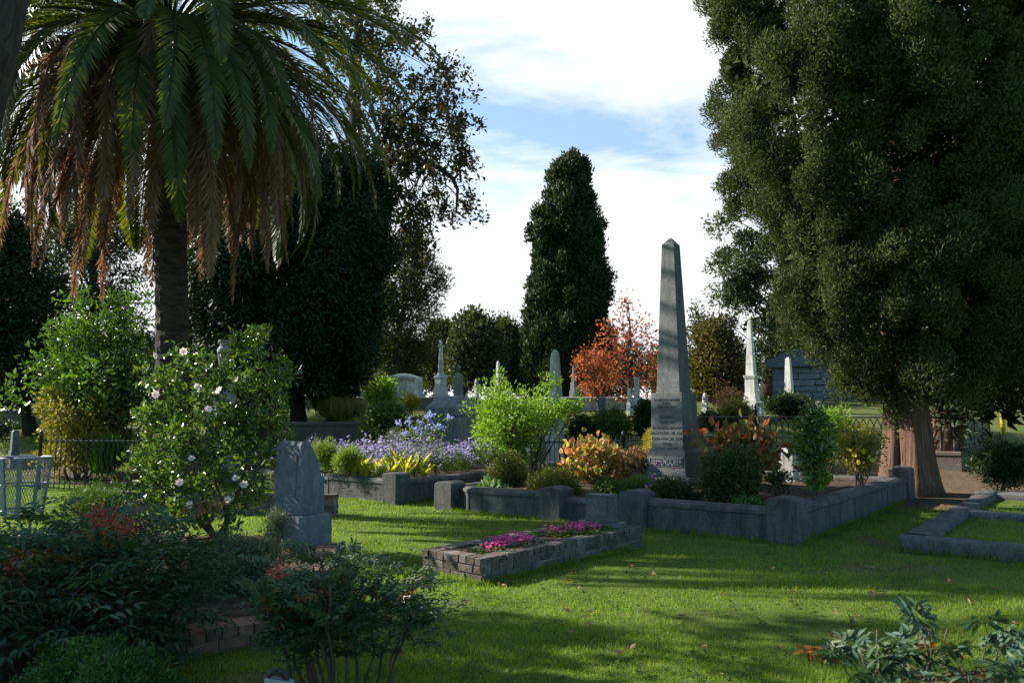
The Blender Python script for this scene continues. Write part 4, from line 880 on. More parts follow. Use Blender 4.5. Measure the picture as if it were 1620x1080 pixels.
tree('pine_tree', 'tall pine with plumed branches leaning right behind the pale monuments', 'tree', 606, 42, [(372, 640, 668), (400, 600, 690), (430, 575, 714), (470, 560, 716), (500, 560, 722), (540, 565, 700), (580, 570, 690), (605, 580, 670)], LM['pine'], BK['grey'], 150, 190, .26, .055, .70, .26, .3, .9, 60, None, .8, .35, .8, .1, (1, 1, .9), lean=0.3)
for i, (px, Y, rw, lab) in enumerate(((735, 55, [(505, 725, 765), (530, 705, 800), (570, 700, 800), (605, 700, 795)], 'round topped grey green far tree behind the column monument'),
        (795, 58, [(515, 775, 812), (540, 765, 835), (580, 760, 840), (606, 765, 840)], 'olive far tree close to the left side of the tall cypress'),
        (700, 62, [(520, 680, 715), (560, 660, 730), (605, 660, 730)], 'dark far tree half hidden behind the pine branches'))):
    tree('far_tree', lab, 'tree', px, Y, rw, LM['far'], BK['oak'], 110, 140, .30, .15, 1.0, .25, .4, .9, 24, None, limb_r=.07, group='far trees along the back of the graveyard')
tree('dark_cypress', 'broad almost black cypress left of the middle with a bare lower trunk', 'tree', 474, 24, [(215, 440, 480), (270, 385, 520), (335, 335, 570), (420, 315, 590), (500, 320, 590), (560, 325, 560), (600, 350, 530), (620, 430, 500)], LM['dark'], BK['dark'], 260, 190, .18, .06, .52, .24, .40, .9, 14, None, .6, -.2, .8, .2, (1, 1, 1.2), core=330, plumes=100)
tree('dark_cypress', 'drooping dark cypress skirt hanging low in front of the pale terrace', 'tree', 527, 26, [(255, 530, 600), (330, 505, 625), (400, 495, 612), (480, 490, 592), (560, 488, 588), (610, 498, 568), (632, 515, 548)], LM['dark'], BK['dark'], 150, 190, .19, .06, .48, .22, .40, .9, 10, None, .6, -.3, .8, .2, (1, 1, 1.3), core=190, plumes=60)
def oak():
    Y = 28.; pts = [(640, 130, 62), (690, 150, 55), (620, 200, 50), (670, 220, 60), (725, 190, 32), (640, 265, 42), (690, 270, 40), (610, 300, 35), (650, 330, 40), (690, 330, 34), (730, 260, 24), (735, 330, 22), (665, 375, 26), (660, 410, 18), (625, 20, 42), (650, 60, 28), (600, 80, 40), (580, 160, 50), (560, 40, 60), (590, 240, 40), (540, 120, 60), (520, 20, 60), (720, 225, 26), (705, 120, 26), (600, 340, 30), (625, 385, 26)]
    ex = []
    for px, py, r in pts:
        for k in range(int(r * .36)):
            u = rng.normal(size=2) * .48; ex.append(at(px + u[0] * r, py + u[1] * r, Y + rng.normal() * 1.2))
    b = ont(545, Y); t = thing('oak_tree', 'big oak with thin dark bronze leaves and a bent limb reaching out over the sky', 'tree', b)
    ex = np.array(ex); V, F = blob_leaves(ex, .42 * rng.uniform(.6, 1.3, len(ex)), 46, .17, .095, .3, .1, 1., .05); link('crown', np_mesh('crown', V, F), LM['oak'], t, True)
    mb = MB(); mb.tube([b + (0, 0, -.2), at(548, 500, Y), at(556, 380, Y), at(566, 290, Y), at(560, 150, Y), at(570, 0, Y), at(565, -120, Y)], [.4, .34, .3, .26, .22, .15, .08], 12); mb.build('trunk', BK['oak'], t, True, smooth=True)
    mb = MB(); mb.tube([at(566, 290, Y), at(595, 263, Y), at(640, 246, Y - .3), at(690, 262, Y - .4), at(716, 282, Y - .4), at(724, 300, Y), at(722, 335, Y), at(735, 345, Y)], np.linspace(.17, .02, 8), 8)
    mb.tube([at(566, 290, Y), at(620, 200, Y), at(690, 130, Y)], [.15, .09, .03], 7); mb.tube([at(600, 262, Y), at(650, 330, Y), at(668, 400, Y)], [.08, .05, .02], 6)
    mb.tube([at(722, 335, Y), at(715, 345, Y), at(745, 352, Y)], [.03, .02, .008], 5)
    for i in rng.choice(len(ex), 130, replace=False):
        c = ex[i]; p = at(590 + rng.uniform(0, 110), 250 - rng.uniform(-20, 60), Y) if c[2] < at(0, 90, Y)[2] else at(565, 40, Y); mb.tube(curve(p, c, .1, 5, .08), np.linspace(.03, .007, 5), 4)
    mb.build('limbs', BK['oak'], t, True, smooth=True)
oak()
tree('conifer_tree', 'tall green conifer with sky gaps seen behind the hanging dead palm fronds', 'tree', 150, 30, [(250, 120, 180), (330, 80, 235), (400, 60, 240), (470, 40, 250), (540, 40, 250), (600, 70, 230)], LM['sequoia'], BK['dark'], 180, 150, .18, .06, .6, .25, .3, .9, 60, None, .7, 0, .9, .2, (1.3, 1.3, .7))
tree('shade_tree', 'dark leafy tree at the left edge with a slim trunk beyond the brick building', 'tree', 52, 24, [(330, -120, 40), (400, -140, 90), (470, -140, 110), (540, -130, 118), (590, -110, 112), (625, -60, 105)], LM['dark'], BK['dark'], 330, 170, .14, .08, .55, .19, .3, .9, 40, None, .5, .1, .9, .2)
tree('conifer_tree', 'dark conifer filling the gap between the palm trunk and the broad cypress', 'tree', 322, 36, [(330, 320, 400), (420, 300, 400), (500, 285, 400), (560, 280, 400), (600, 290, 390)], LM['dark'], BK['dark'], 110, 140, .22, .08, .7, .2, .3, .9, 30, None, .7, 0, .9, .2)
def bare_tree():
    Y = 27; b = ont(300, Y); t = thing('bare_tree', 'crooked bare dark branches showing right of the palm trunk', 'tree', b); mb = MB()
    mb.tube([b + (0, 0, -.2), at(298, 560, Y), at(305, 460, Y), at(318, 390, Y), at(312, 355, Y), at(290, 335, Y), at(278, 320, Y)], [.14, .12, .10, .09, .08, .06, .03], 8, )
    mb.tube([at(318, 390, Y), at(330, 340, Y), at(345, 280, Y)], [.07, .05, .02], 6); mb.build('trunk', BK['dark'], t, True, smooth=True)
    mb = MB()
    for k in range(26): p = at(312 + rng.normal() * 10, 380 - rng.uniform(0, 60), Y); mb.tube(curve(p, p + rng.normal(size=3) * (.8, .5, .7), .1, 5, .08), np.linspace(.03, .006, 5), 4)
    mb.build('limbs', BK['dark'], t, True)
bare_tree()
# the leaning tree whose trunk cuts the upper left corner; its crown is unseen leaf clusters added at left to shade the front
def leaning_tree():
    Y = 6.2; b = np.array((-6.6, 6.6, 0.)); t = thing('leaning_tree', 'leaning grey brown trunk crossing the upper left corner of the view', 'tree', b)
    P = np.array([b + (0, 0, -.2), b + (.3, -.1, 1.0), at(-60, 230, Y), at(-10, 60, Y), at(12, -40, Y), at(20, -260, Y)]); mb = MB(); mb.tube(P, [.34, .27, .22, .19, .18, .12], 14, lambda a, s: 1 + .05 * np.cos(5 * a + 4 * s))
    mb.build('trunk', BK['oak'], t, True, smooth=True)
    blobs = SHADE; C = np.concatenate([np.array(c) + rng.normal(size=(n, 3)) * np.array(s) for c, s, n in blobs]); C = C[C[:, 0] < -.70 * C[:, 1] - .75]
    V, F = blob_leaves(C, .5 * rng.uniform(.6, 1.3, len(C)), 62, .20, .11, .3, .1, 1., .05); link('crown', np_mesh('crown', V, F), LM['oak'], t, True)  # not a grown crown: added clusters out of view, placed to cast shade
    mb = MB()
    for c, s, n in blobs: q = np.array(c); mb.tube(curve(P[3] if c[2] > 4 else P[1], q, .4, 8, .12), np.linspace(.10, .03, 8), 6)  # added limbs reaching out to the unseen shade clusters
    mb.build('limbs', BK['grey'], t, True, smooth=True)
def shade_blob(w, x, h, sw, sx, sh, n): return ((x, (w - .259 * x) / .966, h), (sx, sw, sh), n)
SHADE = [shade_blob(6.1, -10.5, 7.2, .09, 1.6, .7, 22), shade_blob(3.9, -8.2, 4.0, .5, .8, .6, 120), shade_blob(5.75, -8.3, 3.6, .3, .7, .45, 50)]  # added unseen foliage, each cluster set by where its shadow should land
leaning_tree()
def far_belt():
    spots = [(-900, 60), (-620, 66), (-430, 62), (-240, 70), (-120, 62), (20, 70), (110, 66), (250, 72), (420, 75), (560, 80), (640, 75), (850, 78), (960, 74), (1050, 80), (1160, 75), (1300, 70), (1420, 66), (1540, 72), (1640, 64), (1750, 70)]
    protos = []
    for k in range(3):
        b = np.array((0, 0, 0.)); t = thing('far_tree', 'hazy grey green tree far away beyond the graveyard', 'tree', b, 0, 'far trees along the back of the graveyard'); n = 60
        d = rdir(n); C = np.stack([d[:, 0] * 3.0, d[:, 1] * 3.0, 2.5 + d[:, 2] * 2.4], 1) * (.6 + .4 * rng.random((n, 1)) ** .5); C[:, 2] += .8
        V, F = blob_leaves(C, 1.0 * rng.uniform(.6, 1.3, n), 110, .36, .2); link('crown', np_mesh('crown', V, F), LM['far'], t)
        mb = MB(); mb.tube([(0, 0, -.5), (.1, 0, 2.5), (0, 0, 5)], [.3, .22, .08], 8); mb.build('trunk', BK['oak'], t); protos.append(t)
    for i, (px, Y) in enumerate(spots):
        p = ont(px, Y); s = rng.uniform(.85, 1.15)
        if i < 3: protos[i].location = p
        else: dup(protos[i % 3], p, rng.uniform(0, 6), s)
far_belt()
# ================================================================== SHRUBS AND BEDS
def big_camellia():
    Y = 9.3; m = mpp(Y); b = ont(352, Y, .12); t = thing('camellia_shrub', 'glossy shrub with large white and pink flowers beside the blue grey headstone', 'shrub', b)
    bl = [(330, 640, 70), (280, 640, 55), (250, 690, 55), (390, 640, 60), (430, 600, 40), (400, 545, 30), (385, 540, 22), (300, 570, 34), (262, 600, 34), (345, 600, 40), (420, 660, 40), (240, 750, 55), (300, 740, 70), (360, 730, 70), (410, 730, 55), (330, 790, 60), (270, 790, 48), (390, 790, 45), (440, 640, 26), (360, 680, 60), (215, 730, 32), (430, 700, 36), (445, 580, 22), (225, 670, 26)]
    C = []
    for px, py, r in bl:
        for k in range(max(2, int(r * .17))): u = rng.normal(size=3) * .42; C.append(at(px + u[0] * r, py + u[1] * r, Y + u[2] * min(r * 1.5, 80) * m))
    C = np.array(C); V, F = blob_leaves(C, .15 * rng.uniform(.6, 1.3, len(C)), 44, .072, .034, .6, .35, .8, .2, (1, 1, 1), 'leaf', .1)
    for px, y0, y1 in ((402, 525, 640), (432, 560, 660), (385, 560, 640), (366, 520, 600), (300, 555, 640), (262, 580, 660), (448, 600, 680)):        # long upright shoots
        n = 26; s = rng.random(n); P = np.array([at(px + 6 * math.sin(q * 3), y1 + (y0 - y1) * q, Y) for q in s]); D = np.c_[rng.normal(size=(n, 2)) * .8, rng.uniform(.2, .9, n)]
        (V2, F2) = leaf_arrays(P, D, rng.normal(size=(n, 3)) * .5 + (0, 0, .8), .085, .036, 'leaf', .2, .1); F = np.concatenate([F, F2 + len(V)]); V = np.concatenate([V, V2])
    link('foliage', np_mesh('foliage', V, F), LM['camellia'], t, True)
    mb = MB()
    for k in range(9): c = C[rng.integers(len(C))]; p = b + np.array((rng.normal() * .09, rng.normal() * .08, -.05)); mb.tube(curve(p, c, 0, 7, .04), np.linspace(.024, .006, 7), 6)
    mb.build('stem', BK['stem'], t, True, smooth=True)
    fl = [blossom_mesh(.050, 7, .2), blossom_mesh(.046, 6, .6), blossom_mesh(.054, 7, .1)]
    for f in fl: f.materials.append(LM['white'])
    for px, py in ((290, 556), (247, 562), (246, 624), (330, 647), (312, 611), (375, 600), (345, 617), (303, 725), (284, 763), (373, 756), (386, 766), (360, 790), (300, 798)):
        o = put_blossom(t, at(px, py, Y - .62 + rng.normal() * .05), fl[rng.integers(3)], LM['white']); mb = MB()
        for k in range(14): a = rng.uniform(0, 6.28); q = rng.random() * .012; mb.tube([(0, 0, 0), (q * math.cos(a), q * math.sin(a), .018)], .0016, 3)
        s = mb.build('stamens', LM['stamen'], o)
big_camellia()
bush('camellia_shrub', 'large bright glossy shrub left of the palm trunk', 'shrub', (48, 262, 455, 745), 19, LM['camellia_bright'], 190, 78, .13, .062, .42, stems=7, shape='leaf', rnd=.8, arms=20)
bush('yellow_shrub', 'loose shrub with yellowing leaves behind the left iron fence', 'shrub', (28, 215, 618, 772), 18.0, LM['yellowgreen'], 150, 80, .085, .045, .24, stems=9, arms=18)
bush('strap_leaf_clump', 'clump of bright green strap leaves behind the left iron fence', 'plant', (138, 205, 700, 770), 17.2, LM['iris'], 26, 26, .5, .035, .14, stems=0, up=1.4, out=.3, rnd=.4)
bush('feathery_plant', 'low feathery green plant behind the red berries', 'plant', (82, 235, 752, 850), 8.8, LM['green'], 90, 90, .05, .008, .13, stems=4, up=.6)
bush('grey_herb', 'low grey leaved herb in the shade in front of the headstone', 'plant', (295, 470, 830, 965), 6.6, LM['greygreen'], 190, 90, .034, .013, .10, z=.12, stems=8, up=.5, depth=1.2)
bush('grey_herb', 'wispy grey brown herb at the foot of the white flowered shrub', 'plant', (415, 470, 790, 880), 8.2, LM['greygreen'], 40, 70, .03, .011, .08, z=.12, stems=6, up=.5)
bush('box_shrub', 'rounded bright green low shrub at the bottom left corner', 'shrub', (30, 312, 985, 1190), 4.1, LM['box'], 260, 120, .024, .011, .07, z=0, stems=6, up=.5, shape='leaf', depth=.8)
nandina('dark nandina with two red berry clusters filling the lower left', 125, 4.9, 1.42, .94, 28, 420, .066, .022, ((152, 815, 4.5), (205, 833, 4.45), (172, 822, 4.6), (30, 890, 4.3)), 8, bare=.25)
nandina('nandina at lower left edge with dull leaves, in front of the basket', -30, 5.6, 1.3, .75, 14, 150, .055, .018, (), 6, bare=.25)
nandina('small nandina with bare grey canes and one red berry cluster at bottom middle', 548, 4.35, .86, .86, 17, 235, .046, .015, ((440, 905, 4.2),), 8, .0085, .50, .34, .62, rl=.26, upb=.2)
nandina('blue green nandina with orange leaves at the bottom right corner', 1500, 3.35, .78, .68, 20, 88, .060, .022, (), 9, .006, .40, .5, .55, rl=.25, upb=.45)
# lavender plot
def asters():
    protos = []
    for k in range(4):
        t = thing('aster_plant', 'purple aster in flower among others in the kerbed bed', 'flower', (0, 0, 0), 0, 'asters in the kerbed bed'); n = 34
        d = rdir(n); d[:, 2] = np.abs(d[:, 2]); C = d * (.42, .42, .42) * rng.random((n, 1)) ** .4 + (0, 0, .12)
        V, F = blob_leaves(C, .1 * np.ones(n), 22, .05, .011, .5, .6, .7); link('foliage', np_mesh('foliage', V, F), LM['aster' if k < 3 else 'astersoft'], t)
        lst = []; mb = MB(); q = 62 if k < 3 else 30
        for i in range(q):
            a = rng.uniform(0, 6.28); r = .52 * math.sqrt(rng.random()); c = np.array((r * math.cos(a), r * math.sin(a), .62 - .45 * r * r / .27 * .6 + rng.normal() * .06)); mb.tube([c * (.5, .5, .3), c], .004, 3)
            for j in range(3):
                p = 9; an = np.arange(p) * 6.283 / p; nn = unit(np.array((rng.normal() * .5, rng.normal() * .5 - .35, 1.))); s = unit(np.cross(nn, (1, 0, .1))); u = np.cross(nn, s); D = np.cos(an)[:, None] * s + np.sin(an)[:, None] * u
                lst.append(leaf_arrays(np.tile(c + rng.normal(size=3) * .03, (p, 1)), D, np.tile(nn, (p, 1)), .023, .010))
        V, F = cat_arrays(lst); link('flowers', np_mesh('flowers', V, F), LM['purple'], t); mb.build('stem', LM['aster'], t); protos.append(t)
    sp = [(u, v) for u in (.5, 1.15, 1.9, 2.7, 3.5) for v in (.6, 1.35, 2.1, 2.9, 3.7)]; k = 0
    sp += [(.45, 4.3), (1.3, 4.3), (4.2, .9)]
    for u, v in sp:
        p = LAV + UV_U * (u + rng.normal() * .12) + UV_V * (v + rng.normal() * .12); i = (3 if u < .7 and v > 2.4 else int(rng.integers(3))); z = .33; s = rng.uniform(.85, 1.2) * (1.0 if u < 3 else 1.12)
        if k < 4: i = k; o = protos[k]; o.location = (*p, z)
        else: o = dup(protos[i], (*p, z), rng.uniform(0, 6), s)
        k += 1
    for (px, yt, yb, Y) in ((655, 658, 740, 16.0), (690, 655, 735, 16.4)):
        t = thing('plumbago', 'tall spindly stem of pale blue flowers above the asters, ' + ('left' if px < 670 else 'right') + ' of the pair', 'flower', ont(px, Y, .33)); mb = MB(); lst = []
        b = ont(px, Y, .33); n = 7
        for i in range(n):
            c = at(px + rng.normal() * 16, yt + rng.uniform(0, 26), Y); mb.tube(curve(b, c, .1, 6, .03), np.linspace(.008, .003, 6), 4)
            for j in range(9): q = rdir(5); lst.append(leaf_arrays(np.tile(c + rng.normal(size=3) * .04, (5, 1)), q, rdir(5), .04, .028))
        V, F = cat_arrays(lst); link('flowers', np_mesh('flowers', V, F), LM['blue'], t, True); mb.build('stem', LM['aster'], t, True)
        n = 90; s = rng.random(n); P = np.array([at(px + rng.normal() * 9, yb + (yt - yb) * q, Y) for q in s]); link('foliage', leaf_mesh('foliage', P, rdir(n), rdir(n), .07, .035, 'leaf'), LM['lime'], t, True)
asters()
for px, Yd, yt in ((516, 15.3, 690), (548, 14.9, 702)):
    bush('feathery_plant', 'soft pale green feathery plant at the kerb, ' + ('nearer the blue grey headstone' if px < 530 else 'beside the yellow cannas'), 'plant', (px - 28, px + 28, yt, 752), Yd, LM['astersoft'], 60, 90, .07, .010, .12, z=.33, stems=4, up=.7)
def cannas():
    protos = []
    for k, (px, Y) in enumerate(((556, 14.9), (578, 14.8), (594, 14.7), (614, 14.5), (640, 14.6), (668, 15.0), (566, 15.2), (656, 15.3), (628, 15.0))):
        if k < 4:
            t = thing('canna_plant', 'canna with broad glowing yellow leaves in the aster bed', 'plant', (0, 0, 0), 0, 'yellow leaved cannas'); n = 8; a = np.arange(n) * 2.4 + rng.normal(size=n) * .3
            D = np.c_[np.cos(a) * .5, np.sin(a) * .5, rng.uniform(.7, 1.5, n)]; P = np.c_[np.cos(a) * .02, np.sin(a) * .02, rng.uniform(.02, .22, n)]
            link('foliage', leaf_mesh('foliage', P, D, np.c_[-np.cos(a), -np.sin(a), np.ones(n) * .4], rng.uniform(.28, .46, n), rng.uniform(.08, .12, n), 'leaf', .25, .18), LM['canna'], t); protos.append(t); o = t
            mb = MB(); mb.tube([(0, 0, 0), (0, .01, .35)], [.014, .008], 6); mb.build('stem', LM['iris'], t); o.location = ont(px, Y, .33)
        else: o = dup(protos[k % 4], ont(px, Y, .33), rng.uniform(0, 6), rng.uniform(.8, 1.2))
cannas()
bush('lime_shrub', 'spreading lime green shrub glowing in the sun behind the kerb', 'shrub', (722, 900, 606, 748), 16.6, LM['lime'], 150, 60, .09, .036, .30, z=.1, stems=12, rnd=.9, arms=16)
bush('lime_shrub', 'lime green side branch reaching across the grey obelisk', 'shrub', (840, 925, 602, 690), 16.9, LM['lime'], 26, 60, .085, .034, .16, z=.1, stems=10, rnd=.9, base_px=830, arms=5)
bush('dark_bush', 'dark green bush between the asters and the grey tomb', 'shrub', (562, 668, 628, 715), 20.5, LM['green'], 90, 80, .10, .045, .30, stems=4)
bush('grey_bush', 'grey green low bush at the back of the aster bed', 'shrub', (590, 700, 672, 730), 18.6, LM['greygreen'], 60, 80, .07, .02, .2, stems=3)
bush('yellow_green_shrub', 'thin yellow green shrub in front of the pale chest tomb', 'shrub', (570, 634, 600, 650), 28, LM['lime'], 50, 50, .12, .05, .26, stems=6, arms=9)
bush('golden_bush', 'small golden bush left of the large grey tomb', 'shrub', (640, 662, 624, 652), 27, LM['feather'], 26, 60, .09, .03, .24, stems=3)
bush('dry_grass_clump', 'dried tan grasses along the top of the low wall behind the asters', 'plant', (488, 590, 640, 672), 23.5, LM['grassy'], 120, 50, .36, .02, .16, z=1.0, stems=0, up=1.3, out=.2, rnd=.5)
bush('small_bush', 'round dark bush on the terrace under the drooping cypress', 'shrub', (487, 512, 628, 648), 28, LM['deep'], 24, 60, .09, .04, .2, stems=3)
bush('small_bush', 'yellow green bush on the terrace right of the cypress trunk', 'shrub', (525, 550, 628, 650), 28.5, LM['boxy'], 24, 60, .09, .04, .2, stems=3)
# obelisk plot
def inplot(px, u):    # point in the obelisk plot, u metres behind the front wall
    P = P4 + UV_U * u; t = float(along(P, UV_V, px, .33)); return P + UV_V * t
def pb(*a, u=1., **k):
    n, l, c, box = a[:4]; P = inplot((box[0] + box[1]) / 2, u); return bush(n, l, c, box, float(P[1]), *a[4:], z=.33, **k)
pb('boxwood_bush', 'rounded olive green bush at the left corner of the obelisk plot', 'shrub', (760, 845, 708, 792), LM['boxy'], 110, 110, .045, .022, .14, u=.9)
pb('boxwood_bush', 'wider darker bush right of the rounded one in the obelisk plot', 'shrub', (828, 936, 732, 800), LM['boxy'], 110, 100, .045, .022, .14, u=.7)
pb('hellebore', 'low plant with pale green and white leaves behind the curved kerb', 'plant', (745, 815, 766, 796), LM['succulent'], 26, 16, .17, .09, .07, u=.45, stems=0, shape='leaf', up=.5)
pb('hydrangea_shrub', 'shrub with pink, orange and yellow autumn leaves left of the obelisk', 'shrub', (895, 992, 700, 775), LM['autumnbush'], 58, 18, .13, .09, .26, u=2.7, shape='leaf', stems=9, inner=0., arms=12)
pb('pink_bush', 'low pinkish faded bush left of the obelisk base', 'shrub', (975, 1030, 706, 768), LM['pinkbush'], 60, 60, .05, .025, .14, u=3.0, stems=7, arms=10)
pb('feathery_shrub', 'upright feathery yellow plant at the left side of the obelisk', 'plant', (1012, 1046, 680, 762), LM['feather'], 50, 80, .09, .010, .10, u=3.6, stems=5, up=.8)
pb('low_herb', 'mid green low herb below the orange hydrangea', 'plant', (918, 1010, 752, 800), LM['green'], 70, 80, .045, .016, .10, u=1.2, stems=3)
pb('low_herb', 'small pale green tuft left of the dark azalea', 'plant', (985, 1030, 750, 785), LM['aster'], 30, 70, .09, .01, .08, u=1.5, stems=0, up=.9)
t, C = pb('azalea_shrub', 'broad dark green azalea in front of the obelisk with a few pink flowers', 'shrub', (1010, 1112, 754, 815), LM['azalea'], 170, 110, .045, .018, .16, u=.75, stems=8)
fl = blossom_mesh(.03, 5, .3); fl.materials.append(LM['pink'])
for px, py in ((1042, 734), (1031, 752), (1066, 741), (1022, 768)): put_blossom(t, at(px, py, float(inplot(px, .75)[1]) - .5), fl, LM['pink'])
pb('azalea_shrub', 'tall dark green azalea right of the obelisk base, taller of the two', 'shrub', (1090, 1215, 700, 815), LM['azalea'], 220, 110, .05, .02, .17, u=.85, stems=8)
pb('hydrangea_shrub', 'oak leaved hydrangea with dark red and orange leaves right of the obelisk', 'shrub', (1085, 1250, 682, 750), LM['redbush'], 70, 13, .15, .105, .28, u=3.0, shape='leaf', stems=9, inner=0., arms=14)
pb('low_herb', 'bright green low leaves behind the right front kerb', 'plant', (1145, 1205, 786, 812), LM['box'], 30, 50, .06, .03, .06, u=.4, stems=0)
def small_tree():
    P = inplot(1285, 1.0); Y = float(P[1])
    tree('small_tree', 'small dark glossy leaved tree inside the kerb right of the azaleas', 'tree', 1285, Y, [(655, 1270, 1305), (675, 1250, 1322), (700, 1242, 1330), (725, 1246, 1325), (745, 1258, 1312)], LM['camellia'], BK['stem'], 46, 42, .07, .034, .24, .028, .1, .9, 22, (*P, .33), .5, .2, .8, .2, limb_r=.012, shape='leaf')
small_tree()
t, C = pb('rose_bush', 'loose rose bush with yellow flowers near the cedar trunk', 'shrub', (1318, 1396, 668, 772), LM['yellowgreen'], 60, 44, .055, .03, .17, u=3.8, stems=12, arms=10)
fl = blossom_mesh(.05, 7, .5); fl.materials.append(LM['yellowrose'])
for px, py in ((1366, 713), (1374, 721), (1352, 719), (1357, 731), (1343, 712), (1380, 728)): put_blossom(t, at(px, py, float(inplot(1357, 3.8)[1]) - .3), fl, LM['yellowrose'])
pb('low_herb', 'bright lime plant at the foot of the small tree', 'plant', (1262, 1315, 742, 775), LM['lime'], 30, 60, .06, .03, .1, u=1.9, stems=3)
pb('low_herb', 'twiggy plant with small dark leaves between azalea and small tree', 'plant', (1202, 1256, 738, 782), LM['deep'], 18, 24, .06, .03, .10, u=1.4, stems=6)
pb('low_herb', 'fresh green shrub behind the small tree against the iron fence', 'plant', (1286, 1345, 640, 700), LM['lime'], 40, 60, .07, .03, .16, u=5.6, stems=5, arms=9)
# behind
bush('dark_hedge', 'long dark clipped hedge below the mausoleum', 'hedge', (1205, 1292, 622, 662), 27, LM['deep'], 130, 90, .10, .045, .3, stems=4)
bush('small_bush', 'grey pink twiggy bush left of the white pillar', 'shrub', (1118, 1180, 612, 668), 27, LM['pinkbush'], 60, 70, .08, .03, .28, stems=6, arms=10)
bush('small_bush', 'olive bush in front of the white pillar pedestal', 'shrub', (1130, 1200, 630, 680), 25, LM['boxy'], 60, 90, .08, .04, .28, stems=6)
bush('dark_bush', 'tall dark green bush just left of the obelisk above the iron fence', 'shrub', (1000, 1045, 630, 705), 21, LM['deep'], 80, 90, .09, .04, .25, stems=4)
bush('dark_bush', 'dark green hedge of bushes above the iron fence left of the obelisk', 'shrub', (922, 1010, 645, 705), 21.5, LM['green'], 100, 90, .09, .04, .26, stems=4)
bush('dark_bush', 'dark bush between the grey obelisk and the blue grave stone', 'shrub', (895, 945, 650, 710), 21.5, LM['deep'], 70, 80, .09, .04, .25, stems=4)
bush('pale_bush', 'pale green bush on the terrace wall left of the red tree', 'shrub', (905, 948, 612, 640), 30.6, LM['greygreen'], 40, 70, .10, .05, .28, stems=4)
bush('dark_bush', 'dark bush right of the obelisk behind the looped iron fence', 'shrub', (1096, 1150, 640, 712), 25, LM['deep'], 80, 80, .10, .045, .3, stems=4)
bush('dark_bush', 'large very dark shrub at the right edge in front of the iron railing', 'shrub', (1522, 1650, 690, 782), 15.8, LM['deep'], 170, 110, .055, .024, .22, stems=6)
bush('dark_bush', 'shaded bush under the far left tree by the dark low wall', 'shrub', (-60, 30, 655, 705), 20, LM['deep'], 60, 80, .08, .04, .25, stems=4)
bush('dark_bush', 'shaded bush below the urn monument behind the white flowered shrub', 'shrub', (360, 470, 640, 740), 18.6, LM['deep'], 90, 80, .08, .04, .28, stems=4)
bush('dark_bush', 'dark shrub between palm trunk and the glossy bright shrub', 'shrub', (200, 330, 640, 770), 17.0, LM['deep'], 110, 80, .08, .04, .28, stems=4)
bush('dark_bush', 'dull green bush far right beyond the yellow post', 'shrub', (1600, 1720, 610, 668), 34, LM['green'], 80, 70, .14, .07, .4, stems=4)
# cyclamen in the brick bed
def cyclamen():
    protos = []; k = 0
    for i in range(56):
        u, v = rng.uniform(.28, BL - .5), rng.uniform(.22, BW - .22)
        if 1.25 < u < 1.65: continue
        p = (*(BA + BU * u + BV * v), .185)
        if len(protos) < 4:
            t = thing('cyclamen', 'pink cyclamen blooming in the mossy brick bed', 'flower', p, 0, 'cyclamen in the brick bed'); n = 70; a = rng.uniform(0, 6.28, n); r = .16 * np.sqrt(rng.random(n)); P = np.c_[r * np.cos(a), r * np.sin(a), rng.uniform(.0, .045, n)]
            link('foliage', leaf_mesh('foliage', P, np.c_[np.cos(a), np.sin(a), rng.uniform(.1, .6, n)], rng.normal(size=(n, 3)) * .3 + (0, 0, 1), .055, .045, 'leaf', .1, .15), LM['greygreen' if i % 2 else 'green'], t)
            lst = []; mb = MB()
            for j in range(5):
                a_ = rng.uniform(0, 6.28); c = np.array((.08 * math.cos(a_) * rng.random() ** .5, .08 * math.sin(a_) * rng.random() ** .5, rng.uniform(.07, .105))); mb.tube([c * (.6, .6, 0), c], .0018, 3); q = 5; an = np.arange(q) * 6.28 / q
                lst.append(leaf_arrays(np.tile(c, (q, 1)), np.c_[np.cos(an) * .6, np.sin(an) * .6, np.ones(q) * rng.uniform(.3, .9)], np.c_[np.cos(an), np.sin(an), np.zeros(q)], .025, .017, 'leaf', .15))
            V, F = cat_arrays(lst); link('flowers', np_mesh('flowers', V, F), LM['pink'], t); mb.build('stem', LM['pink'], t); protos.append(t)
        else: dup(protos[int(rng.integers(4))], p, rng.uniform(0, 6), rng.uniform(.85, 1.2))
    p = (*(BA + BU * 2.15 + BV * .45), .16); t = thing('strap_leaf_clump', 'small tuft of green strap leaves in front of the block gravestone', 'plant', p); n = 26; a = rng.uniform(0, 6.28, n)
    link('foliage', leaf_mesh('foliage', rng.normal(size=(n, 3)) * (.12, .02, 0), np.c_[np.cos(a) * .4, np.sin(a) * .4, np.ones(n)], rng.normal(size=(n, 3)), rng.uniform(.10, .2, n), .012, 'leaf', .1, .15), LM['iris'], t)
cyclamen()
